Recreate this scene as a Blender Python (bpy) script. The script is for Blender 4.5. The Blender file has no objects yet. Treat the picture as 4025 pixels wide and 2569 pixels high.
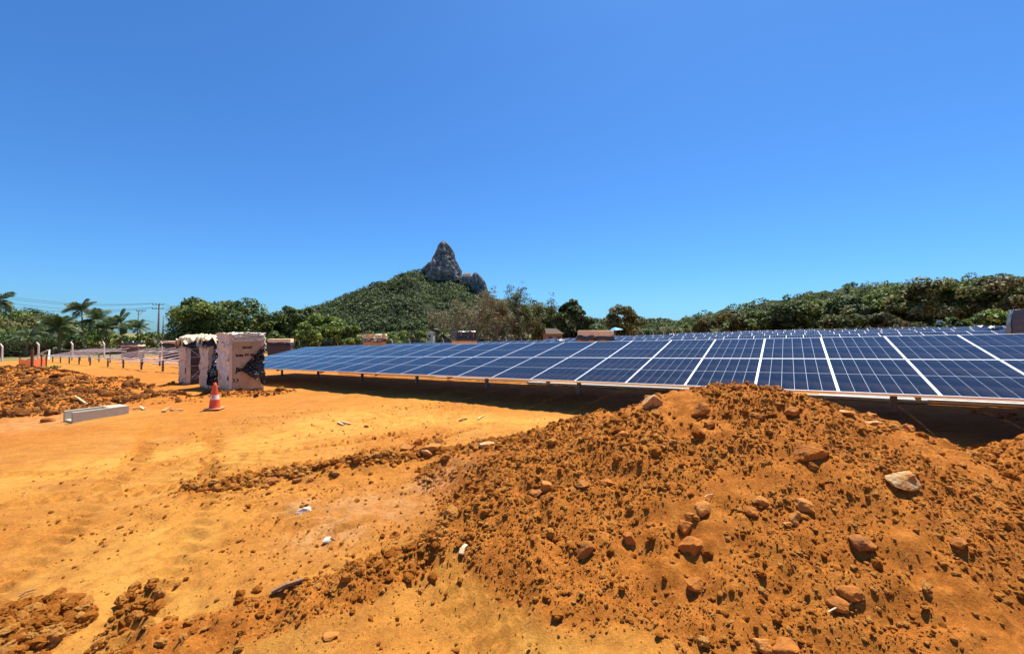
import bpy, bmesh, math, random
import numpy as np
from mathutils import Matrix, Vector
R = math.radians
C = bpy.context.scene.collection
sc = bpy.context.scene
# ------------------------------------------------------------------ camera
CAM_Z = 1.95
FPX = 1608.9            # focal length in photo pixels (4025 wide)
HOR = 1307.0            # horizon row in the photo
cd = bpy.data.cameras.new('camera'); cam = bpy.data.objects.new('camera', cd); C.objects.link(cam)
cd.sensor_width = 36.0; cd.lens = 36.0 * FPX / 4025.0
cd.clip_start = 0.05; cd.clip_end = 12000
cam.location = (0, 0, CAM_Z)
cam.rotation_euler = (R(90) + math.atan((HOR - 1284.5) / FPX), 0, 0)
sc.camera = cam
# ------------------------------------------------------------------ light
SUN_EL = R(66); SUN_AZ = (0.52, 0.854)      # horizontal direction towards the sun (behind the panels)
w = bpy.data.worlds.new('World'); sc.world = w; w.use_nodes = True
nt = w.node_tree; nt.nodes.clear()
sky = nt.nodes.new('ShaderNodeTexSky'); sky.sky_type = 'NISHITA'; sky.sun_disc = False
sky.sun_elevation = SUN_EL; sky.sun_rotation = math.atan2(SUN_AZ[0], SUN_AZ[1])
sky.altitude = 0; sky.air_density = 1.0; sky.dust_density = 0.5; sky.ozone_density = 3.0
bgn = nt.nodes.new('ShaderNodeBackground'); bgn.inputs[1].default_value = 0.068
won = nt.nodes.new('ShaderNodeOutputWorld')
tint = nt.nodes.new('ShaderNodeMix'); tint.data_type = 'RGBA'; tint.blend_type = 'MULTIPLY'; tint.clamp_result = False; tint.inputs[0].default_value = 1.0
tint.inputs[7].default_value = (.43, .88, 1.38, 1)     # deep clear tropical blue, the same all over the sky
nt.links.new(sky.outputs[0], tint.inputs[6]); nt.links.new(tint.outputs[2], bgn.inputs[0]); nt.links.new(bgn.outputs[0], won.inputs[0])
sl = bpy.data.lights.new('sun', 'SUN'); sun = bpy.data.objects.new('sun', sl); C.objects.link(sun)
sl.energy = 5.0; sl.angle = R(0.53); sl.color = (1.0, 0.93, 0.80)
sv = Vector((SUN_AZ[0] * math.cos(SUN_EL), SUN_AZ[1] * math.cos(SUN_EL), math.sin(SUN_EL)))
sun.rotation_euler = sv.to_track_quat('Z', 'Y').to_euler(); sun.location = (0, 0, 60)
sc.view_settings.view_transform = 'Standard'; sc.view_settings.look = 'None'
sc.view_settings.exposure = 0.77; sc.view_settings.gamma = 1.0; sc.view_settings.use_curve_mapping = False
sc.cycles.max_bounces = 6; sc.cycles.diffuse_bounces = 2; sc.cycles.transparent_max_bounces = 4

# ------------------------------------------------------------------ noise
def _h(ix, iy, seed):
    n = (ix.astype(np.int64) * 374761393 + iy.astype(np.int64) * 668265263 + seed * 1442695041) & 0xffffffff
    n = ((n ^ (n >> 13)) * 1274126177) & 0xffffffff
    n = (n ^ (n >> 16)) & 0xffffff
    return n.astype(np.float64) / 0xffffff
def vn(x, y, seed=0):
    ix = np.floor(x); iy = np.floor(y); fx = x - ix; fy = y - iy
    u = fx * fx * fx * (fx * (fx * 6 - 15) + 10); v = fy * fy * fy * (fy * (fy * 6 - 15) + 10)
    a = _h(ix, iy, seed); b = _h(ix + 1, iy, seed); c = _h(ix, iy + 1, seed); d = _h(ix + 1, iy + 1, seed)
    return (a + (b - a) * u) * (1 - v) + (c + (d - c) * u) * v - 0.5
def fbm(x, y, seed=0, oct=4, gain=0.5):
    s = 0; a = 1.0
    for i in range(oct):
        s = s + a * vn(x * 2.03 ** i + i * 17.3, y * 2.03 ** i - i * 9.1, seed + i * 7); a *= gain
    return s
def sstep(e0, e1, x):
    t = np.clip((x - e0) / (e1 - e0), 0, 1); return t * t * (3 - 2 * t)
def segd(x, y, pts):
    """distance to a polyline, and position along it 0..1"""
    best = np.full(np.shape(x), 1e9); tt = np.zeros(np.shape(x)); n = len(pts) - 1
    for i in range(n):
        ax, ay = pts[i]; bx, by = pts[i + 1]; dx, dy = bx - ax, by - ay
        t = np.clip(((x - ax) * dx + (y - ay) * dy) / (dx * dx + dy * dy), 0, 1)
        d = np.hypot(x - ax - t * dx, y - ay - t * dy)
        m = d < best; best = np.where(m, d, best); tt = np.where(m, (i + t) / n, tt)
    return best, tt

# ------------------------------------------------------------------ terrain shape
PSI = -0.5984; UX, UY = math.cos(PSI), math.sin(PSI); NX, NY = -UY, UX   # row direction and its normal
P0 = (-10.0731, 16.9418)
def ap(x, y):
    dx, dy = x - P0[0], y - P0[1]
    return dx * UX + dy * UY, dx * NX + dy * NY
TRACKS = [([(-2.1, 1.6), (-3.0, 3.6), (-4.5, 6.2), (-6.6, 9.0), (-9.0, 11.4)], .19), ([(-3.6, 1.8), (-4.7, 4.3), (-6.3, 6.9), (-8.4, 9.6)], .19),
          ([(-1.2, 9.5), (-2.4, 7.9), (-3.9, 6.9), (-6.5, 6.2), (-9.5, 6.4)], .17), ([(-.3, 8.6), (-1.9, 7.0), (-3.8, 5.9), (-6.2, 5.1)], .17), ([(.2, 1.8), (.0, 2.6), (-.4, 3.1), (-1.4, 3.8), (-3.2, 4.7)], .2)]
RIDGE1 = [(-4.1, 5.35), (-3.2, 5.62), (-2.0, 6.0), (-0.9, 6.35), (0.1, 6.2)]
RIDGE2 = [(-2.3, 2.62), (-1.9, 2.78), (-1.2, 3.1), (-0.7, 3.5), (-0.2, 4.0)]
def cone(x, y, cx, cy, H, rl, rr, rf, rb, rnd=0.16):
    dx = (x - cx); dy = (y - cy)
    ex = np.where(dx < 0, dx / rl, dx / rr); ey = np.where(dy < 0, dy / rf, dy / rb)
    d = np.sqrt(ex * ex + ey * ey + rnd * rnd) - rnd
    t = np.clip(1 - d, 0, 1)
    return H * (t * (0.55 + 0.45 * sstep(0, 0.6, t))), t
def terrain(x, y, fine=True):
    x = np.asarray(x, float); y = np.asarray(y, float)
    a, p = ap(x, y)
    ar = np.minimum(a, 55) ; 
    z = -2.07 + np.where(ar > -5, .0295 * ar, -.1475 + .024 * (np.maximum(ar, -110) + 5))
    fr = sstep(-25, 5, a)
    z = z + np.where(p < 1.9, .04 * (np.maximum(p, -14) - 1.9), 0) + fr * .02 * np.clip(p - 33, 0, 50)
    z = z - (1 - fr) * .011 * np.clip(p - 5, 0, 40)
    z = z + CAM_Z
    r = np.hypot(x, y)
    near = 1 - sstep(30, 60, r)
    # dips in front of the first row
    under = sstep(-.6, .3, p) * (1 - sstep(7, 10, p)) * sstep(-10, -5, a)
    z = z + near * 0.12 * fbm(x * .45 + 3, y * .45, 11, 3) * sstep(0.5, 3, r) * (1 - .85 * under)
    loose = np.zeros(np.shape(x))
    nb = fbm(x * .9, y * .9, 21, 3)
    # main mound
    wx = x + .35 * nb; wy = y + .3 * fbm(x * .9 + 40, y * .9, 22, 3)
    h, t = cone(wx, wy, 2.72, 4.85, 1.07, 3.5, 2.55, 2.9, 1.9)
    h2, t2 = cone(wx, wy, 1.35, 5.15, 0.70, 2.6, 2.0, 1.9, 1.3)
    z = z + np.maximum(h, h2) + .25 * np.minimum(h, h2)
    loose = np.maximum(loose, sstep(0.05, 0.22, np.maximum(t, t2 * .9)))
    # second mound at the right edge
    h, t = cone(wx, wy, 6.75, 4.1, 0.86, 1.62, 3.0, 2.6, 1.5); z = z + h; loose = np.maximum(loose, sstep(0.02, 0.15, t))
    # dark lumpy mound on the left
    h, t = cone(x + 1.2 * nb, y + .8 * nb, -20.5, 16.2, 1.22, 6, 5.8, 3.8, 3.5); z = z + h; loose = np.maximum(loose, sstep(0.02, 0.25, t))
    h, t = cone(x + .9 * nb, y + .6 * nb, -15.2, 13.4, 0.46, 4.5, 3.6, 2.4, 2.6); z = z + h; loose = np.maximum(loose, sstep(0.02, 0.25, t))
    # low pile in the bottom left corner
    h, t = cone(wx, wy, -3.42, 2.72, 0.12, .6, .42, .6, .36); z = z + h; loose = np.maximum(loose, sstep(0.05, 0.3, t))
    # soil thrown up in front of the cartons
    h, t = cone(x + .4 * nb, y, -9.6, 14.25, 0.16, 1.6, 2.1, .6, .6); z = z + h; loose = np.maximum(loose, .9 * sstep(0.05, 0.3, t))
    h, t = cone(x + .4 * nb, y, -11.7, 13.2, 0.10, 2.6, 2.4, .8, .8); z = z + h; loose = np.maximum(loose, .7 * sstep(0.05, 0.3, t))
    # windrows left by the blade
    for pts, hh, wd in ((RIDGE1, .15, .26), (RIDGE2, .10, .30)):
        d, tt = segd(x + .12 * nb, y + .12 * nb, pts)
        k = np.exp(-(d / wd) ** 2); z = z + hh * k * (.45 + .55 * tt) * (1 + .9 * nb); loose = np.maximum(loose, sstep(.25, .8, k) * .95)
    # fresh soil film spread between windrows and mound
    film = sstep(-.05, .25, fbm(x * .55 + 7, y * .55, 31, 4) + .30 * np.exp(-((x + .6) / 2.2) ** 2 - ((y - 4.4) / 1.8) ** 2))
    site = near
    loose = np.maximum(loose, film * .42 * site)
    mid = sstep(9, 15, r) * near * sstep(-.22, .22, fbm(x * .28 + 3, y * .55, 33, 4) + (.20 + .25 * sstep(24, 30, r)) * sstep(-6, -16, x) - .25 * sstep(-4, 3, x))
    loose = np.maximum(loose, .62 * mid * np.where(p > 6, .5, 1))
    trk = np.zeros(np.shape(x)); trp = np.zeros(np.shape(x))
    for pts, wd in TRACKS:
        d, tt = segd(x + .06 * nb, y + .06 * nb, pts); k = np.exp(-(d / wd) ** 6)
        trk = np.maximum(trk, k); trp = np.where(k > .05, tt * 40 * len(pts) / 4 + d * 4.0, trp)
    trk = trk * (.62 + .38 * sstep(-.30, .10, fbm(x * .7 + 11, y * .7, 37, 3))) * near
    loose = np.maximum(loose, trk * (.16 + .48 * sstep(.0, .7, np.sin(2 * np.pi * trp))))
    grass = sstep(-1.5, 1.5, fence_side(x, y) + 3 * fbm(x * .1, y * .1, 5, 3))
    if fine:
        nn = 1 - sstep(9, 22, r)
        lz = .35 + .9 * loose
        z = z + near * (1 - .7 * under) * .030 * lz * fbm(x * 2.3, y * 2.3, 41, 3)
        z = z + nn * ((.075 * loose * fbm(x * 5.5, y * 5.5, 51, 3)) + .060 * loose * np.abs(fbm(x * 11, y * 11, 61, 2)) + .009 * fbm(x * 14, y * 14, 71, 2))
        # blade and tyre marks on the packed ground
        s = -x * .36 + y * .93 + .10 * nb; q = x * .93 + y * .36
        pk = (1 - loose) * nn
        scr = np.exp(-((x + 1.7) / 1.5) ** 4 - ((y - 4.2) / 1.3) ** 4)
        z = z + pk * (.008 * sstep(.1, .3, fbm(x * .5 + 60, y * 1.6, 81, 2) + .12) + .022 * scr) * vn(q * .55, s * 9.5, 83) * 2
        z = z + nn * trk * (.034 * np.sin(2 * np.pi * trp) - .024)
        tm = np.exp(-((x + 4.35) / .75) ** 4 - ((y - 6.3) / 1.0) ** 4)
        z = z + pk * .016 * tm * np.sin(2 * np.pi * (y + .18 * x + .03 * nb) / .19)
        tm = np.exp(-((x + 1.9 + .25 * (y - 7)) / .22) ** 4 - ((y - 7.6) / 1.3) ** 4)
        z = z + pk * .012 * tm * np.sin(2 * np.pi * (y - np.abs(x + 1.9 + .25 * (y - 7)) * .8) / .17)
        tm = np.exp(-((x + 2.55 - .3 * (y - 3.2)) / .28) ** 4 - ((y - 3.3) / .7) ** 4)
        z = z + pk * .007 * tm * np.sin(2 * np.pi * x / .055)
    return z, loose, grass
FENCE = [(-120, 30), (-84, 49), (-69, 58), (-44, 77), (29.5, 97), (70, 120)]
def fence_side(x, y):
    """signed distance: positive beyond the boundary fence"""
    xs = np.array([q[0] for q in FENCE]); ys = np.array([q[1] for q in FENCE])
    yl = np.interp(x, xs, ys)
    return (y - yl) * .8
def gz(x, y): return float(terrain(np.array([x]), np.array([y]))[0][0])
def ray(px, py): return Vector(((px - 2012.5) / FPX, 1.0, -(py - HOR) / FPX))
def at(px, py, Y):
    r = ray(px, py) * Y; return Vector((r.x, r.y, r.z + CAM_Z))
def on_ground(px, py, y0=1.5, y1=90):
    """ground point that the photograph shows at a pixel (survey of the picture)"""
    r = ray(px, py); ys = y0 * (y1 / y0) ** np.linspace(0, 1, 1500)
    tz = terrain(r.x * ys, ys)[0]; rz = r.z * ys + CAM_Z
    i = int(np.argmax(rz < tz)); Y = ys[i] if (rz < tz).any() else y1
    return Vector((r.x * Y, Y, float(terrain(np.array([r.x * Y]), np.array([Y]))[0][0])))

# ------------------------------------------------------------------ mesh helpers
def npmesh(name, verts, faces, mats=(), midx=None, smooth=False, attrs=None):
    verts = np.asarray(verts, np.float32); faces = np.asarray(faces, np.int32)
    me = bpy.data.meshes.new(name); n = faces.shape[1]
    me.vertices.add(len(verts)); me.vertices.foreach_set('co', verts.ravel())
    me.loops.add(faces.size); me.loops.foreach_set('vertex_index', faces.ravel())
    me.polygons.add(len(faces)); me.polygons.foreach_set('loop_start', np.arange(0, faces.size, n, dtype=np.int32))
    me.polygons.foreach_set('loop_total', np.full(len(faces), n, np.int32))
    if midx is not None: me.polygons.foreach_set('material_index', np.asarray(midx, np.int32))
    me.polygons.foreach_set('use_smooth', np.full(len(faces), smooth))
    for k, v in (attrs or {}).items():
        at_ = me.attributes.new(k, 'FLOAT', 'POINT'); at_.data.foreach_set('value', np.asarray(v, np.float32))
    for m in mats: me.materials.append(m)
    me.update(); me.validate(); return me
class MB:
    """collects boxes, tubes and polygons into one mesh"""
    def __init__(s): s.v = []; s.f = []; s.m = []
    def add(s, vs, fs, m=0):
        o = len(s.v); s.v += [tuple(q) for q in vs]; s.f += [tuple(i + o for i in f) for f in fs]; s.m += [m] * len(fs); return s
    def box(s, lo, hi, m=0, M=None):
        x0, y0, z0 = lo; x1, y1, z1 = hi
        vs = [Vector(q) for q in ((x0,y0,z0),(x1,y0,z0),(x1,y1,z0),(x0,y1,z0),(x0,y0,z1),(x1,y0,z1),(x1,y1,z1),(x0,y1,z1))]
        if M is not None: vs = [M @ q for q in vs]
        return s.add(vs, [(0,3,2,1),(4,5,6,7),(0,1,5,4),(1,2,6,5),(2,3,7,6),(3,0,4,7)], m)
    def bar(s, p, q, wd, ht=None, m=0, up=(0, 0, 1)):
        p = Vector(p); q = Vector(q); d = (q - p); L = d.length; d.normalize(); up = Vector(up)
        if abs(d.dot(up)) > .98: up = Vector((0, 1, 0))
        sx = d.cross(up).normalized(); sz = sx.cross(d).normalized(); ht = ht or wd
        M = Matrix((( d.x, sx.x, sz.x, p.x), (d.y, sx.y, sz.y, p.y), (d.z, sx.z, sz.z, p.z), (0,0,0,1)))
        return s.box((0, -wd/2, -ht/2), (L, wd/2, ht/2), m, M)
    def tube(s, pts, rad, n=6, m=0, cap=True):
        pts = [Vector(q) for q in pts]; k = len(pts)
        if not hasattr(rad, '__len__'): rad = [rad] * k
        o = []
        for i, c in enumerate(pts):
            d = (pts[min(i+1, k-1)] - pts[max(i-1, 0)]).normalized()
            r_ = Vector((1, 0, 0)) if abs(d.x) < .9 else Vector((0, 1, 0))
            sx = d.cross(r_).normalized(); sy = d.cross(sx).normalized()
            o += [c + (sx * math.cos(t) + sy * math.sin(t)) * rad[i] for t in [2*math.pi*j/n for j in range(n)]]
        fs = [(i*n+j, i*n+(j+1) % n, (i+1)*n+(j+1) % n, (i+1)*n+j) for i in range(k-1) for j in range(n)]
        if cap: fs += [tuple(range(n-1, -1, -1)), tuple(range((k-1)*n, k*n))]
        return s.add(o, fs, m)
    def lathe(s, prof, n=24, m=0, c=(0, 0, 0)):
        o = [(c[0]+r*math.cos(2*math.pi*j/n), c[1]+r*math.sin(2*math.pi*j/n), c[2]+z) for r, z in prof for j in range(n)]
        k = len(prof)
        return s.add(o, [(i*n+j, i*n+(j+1) % n, (i+1)*n+(j+1) % n, (i+1)*n+j) for i in range(k-1) for j in range(n)], m)
    def mesh(s, name, mats, smooth=False, bevel=0):
        me = bpy.data.meshes.new(name); me.from_pydata(s.v, [], s.f)
        for m in (mats if isinstance(mats, (list, tuple)) else [mats]): me.materials.append(m)
        me.polygons.foreach_set('material_index', s.m); me.polygons.foreach_set('use_smooth', [smooth] * len(s.f))
        if bevel:
            b = bmesh.new(); b.from_mesh(me); bmesh.ops.bevel(b, geom=b.edges[:], offset=bevel, segments=2, affect='EDGES', profile=.6)
            b.to_mesh(me); b.free()
        me.update(); return me
    def build(s, name, mats, parent=None, loc=None, rz=0, smooth=False, bevel=0):
        return ob(name, s.mesh(name, mats, smooth, bevel), parent, loc, rz)
def ob(name, me, parent=None, loc=None, rz=0):
    o = bpy.data.objects.new(name, me); C.objects.link(o)
    if parent: o.parent = parent
    if loc is not None: o.location = loc
    if rz: o.rotation_euler.z = rz
    return o
def tag(o, label, cat, group=None):
    o['label'] = label; o['category'] = cat
    if group: o['group'] = group
    return o
def thing(name, label, cat, loc=(0, 0, 0), rz=0, group=None):
    o = bpy.data.objects.new(name, None); C.objects.link(o); o.location = loc; o.rotation_euler.z = rz
    o.empty_display_size = .2
    return tag(o, label, cat, group)
def struct(o): o['kind'] = 'structure'; return o
def stuff(o, label=None, cat=None):
    o['kind'] = 'stuff'
    if label: o['label'] = label
    if cat: o['category'] = cat
    return o

# ------------------------------------------------------------------ materials
class N:
    def __init__(s, name):
        s.m = bpy.data.materials.new(name); s.m.use_nodes = True; s.t = s.m.node_tree; s.t.nodes.clear()
        s.out = s.n('ShaderNodeOutputMaterial'); s.b = s.n('ShaderNodeBsdfPrincipled'); s.l(s.b.outputs[0], s.out.inputs[0])
        s.tc = s.n('ShaderNodeTexCoord')
    def n(s, t, **k):
        q = s.t.nodes.new(t)
        for a, v in k.items(): setattr(q, a, v)
        return q
    def l(s, a, b): s.t.links.new(a, b)
    def attr(s, name): q = s.n('ShaderNodeAttribute'); q.attribute_name = name; return q.outputs['Fac']
    def noise(s, scale, detail=4, rough=.6, co=None, vec=None):
        q = s.n('ShaderNodeTexNoise'); q.inputs['Scale'].default_value = scale; q.inputs['Detail'].default_value = detail; q.inputs['Roughness'].default_value = rough
        s.l(vec if vec is not None else s.tc.outputs[co or 'Object'], q.inputs['Vector']); return q.outputs['Fac']
    def ramp(s, fac, stops):
        q = s.n('ShaderNodeValToRGB'); e = q.color_ramp.elements
        while len(e) < len(stops): e.new(.5)
        for i, (p, c) in enumerate(stops): e[i].position = p; e[i].color = (*c, 1) if len(c) == 3 else c
        s.l(fac, q.inputs[0]); return q.outputs[0]
    def mix(s, fac, a, b, mode='MIX'):
        q = s.n('ShaderNodeMix', data_type='RGBA', blend_type=mode); q.clamp_factor = True
        for v, i in ((fac, 0), (a, 6), (b, 7)):
            if hasattr(v, 'links') or hasattr(v, 'is_linked'): s.l(v, q.inputs[i])
            elif i == 0: q.inputs[0].default_value = v
            else: q.inputs[i].default_value = (*v, 1)
        return q.outputs[2]
    def math(s, op, a, b=None, c=None):
        q = s.n('ShaderNodeMath', operation=op)
        for i, v in enumerate((a, b, c)):
            if v is None: continue
            if hasattr(v, 'is_linked'): s.l(v, q.inputs[i])
            else: q.inputs[i].default_value = v
        return q.outputs[0]
    def bump(s, h, strength, dist, prev=None):
        q = s.n('ShaderNodeBump'); q.inputs['Strength'].default_value = strength; q.inputs['Distance'].default_value = dist
        s.l(h, q.inputs['Height'])
        if prev is not None: s.l(prev, q.inputs['Normal'])
        return q.outputs[0]
    def set(s, col=None, rough=None, metal=None, normal=None, spec=None, **k):
        for v, key in ((col, 'Base Color'), (rough, 'Roughness'), (metal, 'Metallic'), (normal, 'Normal'), (spec, 'Specular IOR Level')):
            if v is None: continue
            if hasattr(v, 'is_linked'): s.l(v, s.b.inputs[key])
            else: s.b.inputs[key].default_value = (*v, 1) if key == 'Base Color' else v
        return s
def simple(name, col, rough=.7, metal=0, var=.25, scale=6, spec=.4, bump=0, bscale=40):
    q = N(name)
    c = q.mix(q.noise(scale, 5, .65), tuple(v * (1 - var) for v in col), tuple(min(1, v * (1 + var)) for v in col))
    q.set(c, rough, metal, spec=spec)
    if bump: q.set(normal=q.bump(q.noise(bscale, 4), .6, bump))
    return q.m

def soil_material():
    q = N('soil')
    lo = q.attr('loose'); gr = q.attr('grass'); ash = q.attr('ash')
    n1 = q.noise(.55, 6, .62); n2 = q.noise(4.5, 6, .7); n3 = q.noise(38, 5, .7)
    packed = q.ramp(n1, [(.30, (.480, .186, .024)), (.52, (.590, .252, .036)), (.70, (.650, .305, .052))])
    mp = q.n('ShaderNodeMapping'); mp.inputs['Rotation'].default_value = (0, 0, -.28); mp.inputs['Scale'].default_value = (.8, 6.5, 1); q.l(q.tc.outputs['Object'], mp.inputs[0])
    st = q.noise(1.0, 7, .68, vec=mp.outputs[0])
    packed = q.mix(q.math('MULTIPLY', q.ramp(st, [(.38, (1, 1, 1)), (.55, (0, 0, 0))]), .55), packed, (.33, .125, .026))
    packed = q.mix(q.math('MULTIPLY', q.ramp(q.noise(.9, 6, .7), [(.50, (0, 0, 0)), (.70, (1, 1, 1))]), .45), packed, (.62, .35, .10))
    packed = q.mix(q.math('MULTIPLY', q.ramp(n2, [(.36, (1, 1, 1)), (.56, (0, 0, 0))]), .55), packed, (.36, .135, .028))
    packed = q.mix(q.math('MULTIPLY', q.ramp(n3, [(.40, (1, 1, 1)), (.56, (0, 0, 0))]), .62), packed, (.34, .125, .026))
    packed = q.mix(q.math('MULTIPLY', q.ramp(q.noise(15, 5, .75), [(.36, (1, 1, 1)), (.50, (0, 0, 0))]), .55), packed, (.36, .135, .028))
    loose = q.ramp(n2, [(.28, (.350, .106, .013)), (.5, (.520, .172, .022)), (.72, (.620, .240, .040))])
    loose = q.mix(q.math('MULTIPLY', q.ramp(n3, [(.42, (1, 1, 1)), (.60, (0, 0, 0))]), .45), loose, (.20, .066, .015))
    loose = q.mix(q.math('MULTIPLY', q.ramp(n3, [(.60, (0, 0, 0)), (.72, (1, 1, 1))]), .35), loose, (.52, .25, .085))
    lf = q.math('ADD', lo, q.math('MULTIPLY', q.math('SUBTRACT', n2, .5), .7))
    lf = q.ramp(lf, [(.22, (0, 0, 0)), (.78, (1, 1, 1))])
    packed = q.mix(q.math('MULTIPLY', q.attr('worn'), q.ramp(n2, [(.30, (0, 0, 0)), (.55, (1, 1, 1))])), packed, (.70, .36, .070))
    col = q.mix(lf, packed, loose)
    col = q.mix(q.math('MULTIPLY', ash, q.ramp(n2, [(.38, (0, 0, 0)), (.62, (1, 1, 1))])), col, (.54, .37, .22))
    g = q.ramp(q.noise(.35, 6, .7), [(.3, (.085, .095, .028)), (.5, (.20, .17, .06)), (.7, (.30, .25, .11))])
    col = q.mix(gr, col, g)
    nb = q.bump(q.noise(18, 6, .78), .8, .03)
    nb = q.bump(q.noise(60, 6, .75), .8, .014, nb)
    nb = q.bump(q.noise(190, 4, .7), .6, .004, nb)
    q.set(col, .92, spec=.12, normal=nb)
    return q.m
M_soil = soil_material()
def clod_material(name, c0, c1, c2):
    q = N(name)
    t = q.n('ShaderNodeObjectInfo').outputs['Random']; n = q.noise(2.5, 5, .7)
    c = q.ramp(q.math('ADD', t, q.math('MULTIPLY', q.math('SUBTRACT', n, .5), .6)), [(.1, c0), (.5, c1), (.88, c2)])
    q.set(c, .93, spec=.1, normal=q.bump(q.noise(5, 5, .75), .7, .25)); return q.m
M_clod = clod_material('soil_clod', (.410, .128, .016), (.590, .205, .028), (.72, .33, .075))
M_clod_dark = clod_material('dark_soil_clod', (.15, .052, .014), (.30, .110, .025), (.48, .20, .052))
def rock_material(name, c0, c1, dust, amt=.6):
    q = N(name)
    geo = q.n('ShaderNodeNewGeometry')
    n = q.noise(7, 6, .7); n2 = q.noise(32, 5, .7)
    c = q.mix(n2, c0, c1)
    c = q.mix(q.math('MULTIPLY', q.ramp(n, [(.40, (0, 0, 0)), (.56, (1, 1, 1))]), amt), c, dust)
    q.set(c, .88, spec=.2, normal=q.bump(n2, .8, .02)); return q.m
M_rock_brown = rock_material('brown_stone', (.26, .085, .016), (.42, .155, .034), (.47, .160, .024), .95)
M_rock_tan = rock_material('tan_stone', (.38, .15, .032), (.54, .26, .075), (.50, .175, .028), .9)
M_rock_pale = rock_material('pale_stone', (.48, .31, .13), (.68, .50, .27), (.48, .19, .042), .95)
M_rock_white = rock_material('white_lump', (.55, .50, .43), (.72, .67, .60), (.50, .30, .14), .6)
M_rock_dark = rock_material('dark_stone', (.20, .075, .022), (.34, .13, .035), (.42, .15, .028), .75)
# ================================================================== GROUND
def axis(lo, hi, d0, d1, step):
    """coordinates from lo to hi: even steps between d0 and d1, coarser outwards"""
    mid = list(np.arange(d0, d1, step)); v = d1
    up = []
    while v < hi:
        up.append(v); v += max(step, .011 * abs(v)) if abs(v) < 70 else .10 * abs(v)
    dn = []; v = d0
    while v > lo:
        v -= max(step, .011 * abs(v)) if abs(v) < 70 else .10 * abs(v); dn.append(v)
    return np.array(dn[::-1] + mid + up)
gx = axis(-3200, 3200, -5.0, 7.2, .032)
gy = axis(1.2, 3600, 1.2, 8.2, .032)
gy = np.concatenate([[-400, -120, -40, -15, -6, -3, -1.5, -.6, 0, .4, .75, 1.0], gy])
X, Y = np.meshgrid(gx, gy)
Z, L, Gm = terrain(X, Y)
far = sstep(250, 900, np.hypot(X, Y)); Z = Z * (1 - far) + far * np.minimum(Z, -1.5)
spots = [(-2.33, 4.58, .22), (-1.74, 3.95, .3), (-1.5, 4.5, .45), (-.9, 4.9, .35), (-12.6, 10.6, 1.1)]
A = np.zeros_like(X)
for sx, sy, sr in spots: A = np.maximum(A, .38 * np.exp(-((X - sx) / (sr * 1.3)) ** 2 - ((Y - sy) / sr) ** 2))
Wn = np.zeros_like(X)
for pts, wd in (([(-2.0, 1.5), (-2.9, 3.2), (-3.9, 5.0), (-4.6, 7.0), (-4.0, 9.5), (-2.5, 11.5)], .95), ([(.9, 1.6), (.3, 2.4), (-.3, 2.9), (-1.2, 3.3)], .55), ([(-7.5, 5.5), (-5.5, 7.6), (-2.2, 9.2), (.6, 8.2)], .8)):
    dd, _t = segd(X + .3 * fbm(X, Y, 131, 3), Y + .3 * fbm(X, Y, 133, 3), pts); Wn = np.maximum(Wn, .58 * np.exp(-(dd / wd) ** 2))
nxg, nyg = len(gx), len(gy)
ii = np.arange(nxg * nyg).reshape(nyg, nxg)
F = np.stack([ii[:-1, :-1].ravel(), ii[:-1, 1:].ravel(), ii[1:, 1:].ravel(), ii[1:, :-1].ravel()], 1)
ground = ob('ground', npmesh('ground', np.stack([X.ravel(), Y.ravel(), Z.ravel()], 1), F, [M_soil], smooth=True,
            attrs={'worn': Wn.ravel(), 'loose': L.ravel(), 'grass': Gm.ravel(), 'ash': A.ravel()}))
struct(ground)

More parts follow.
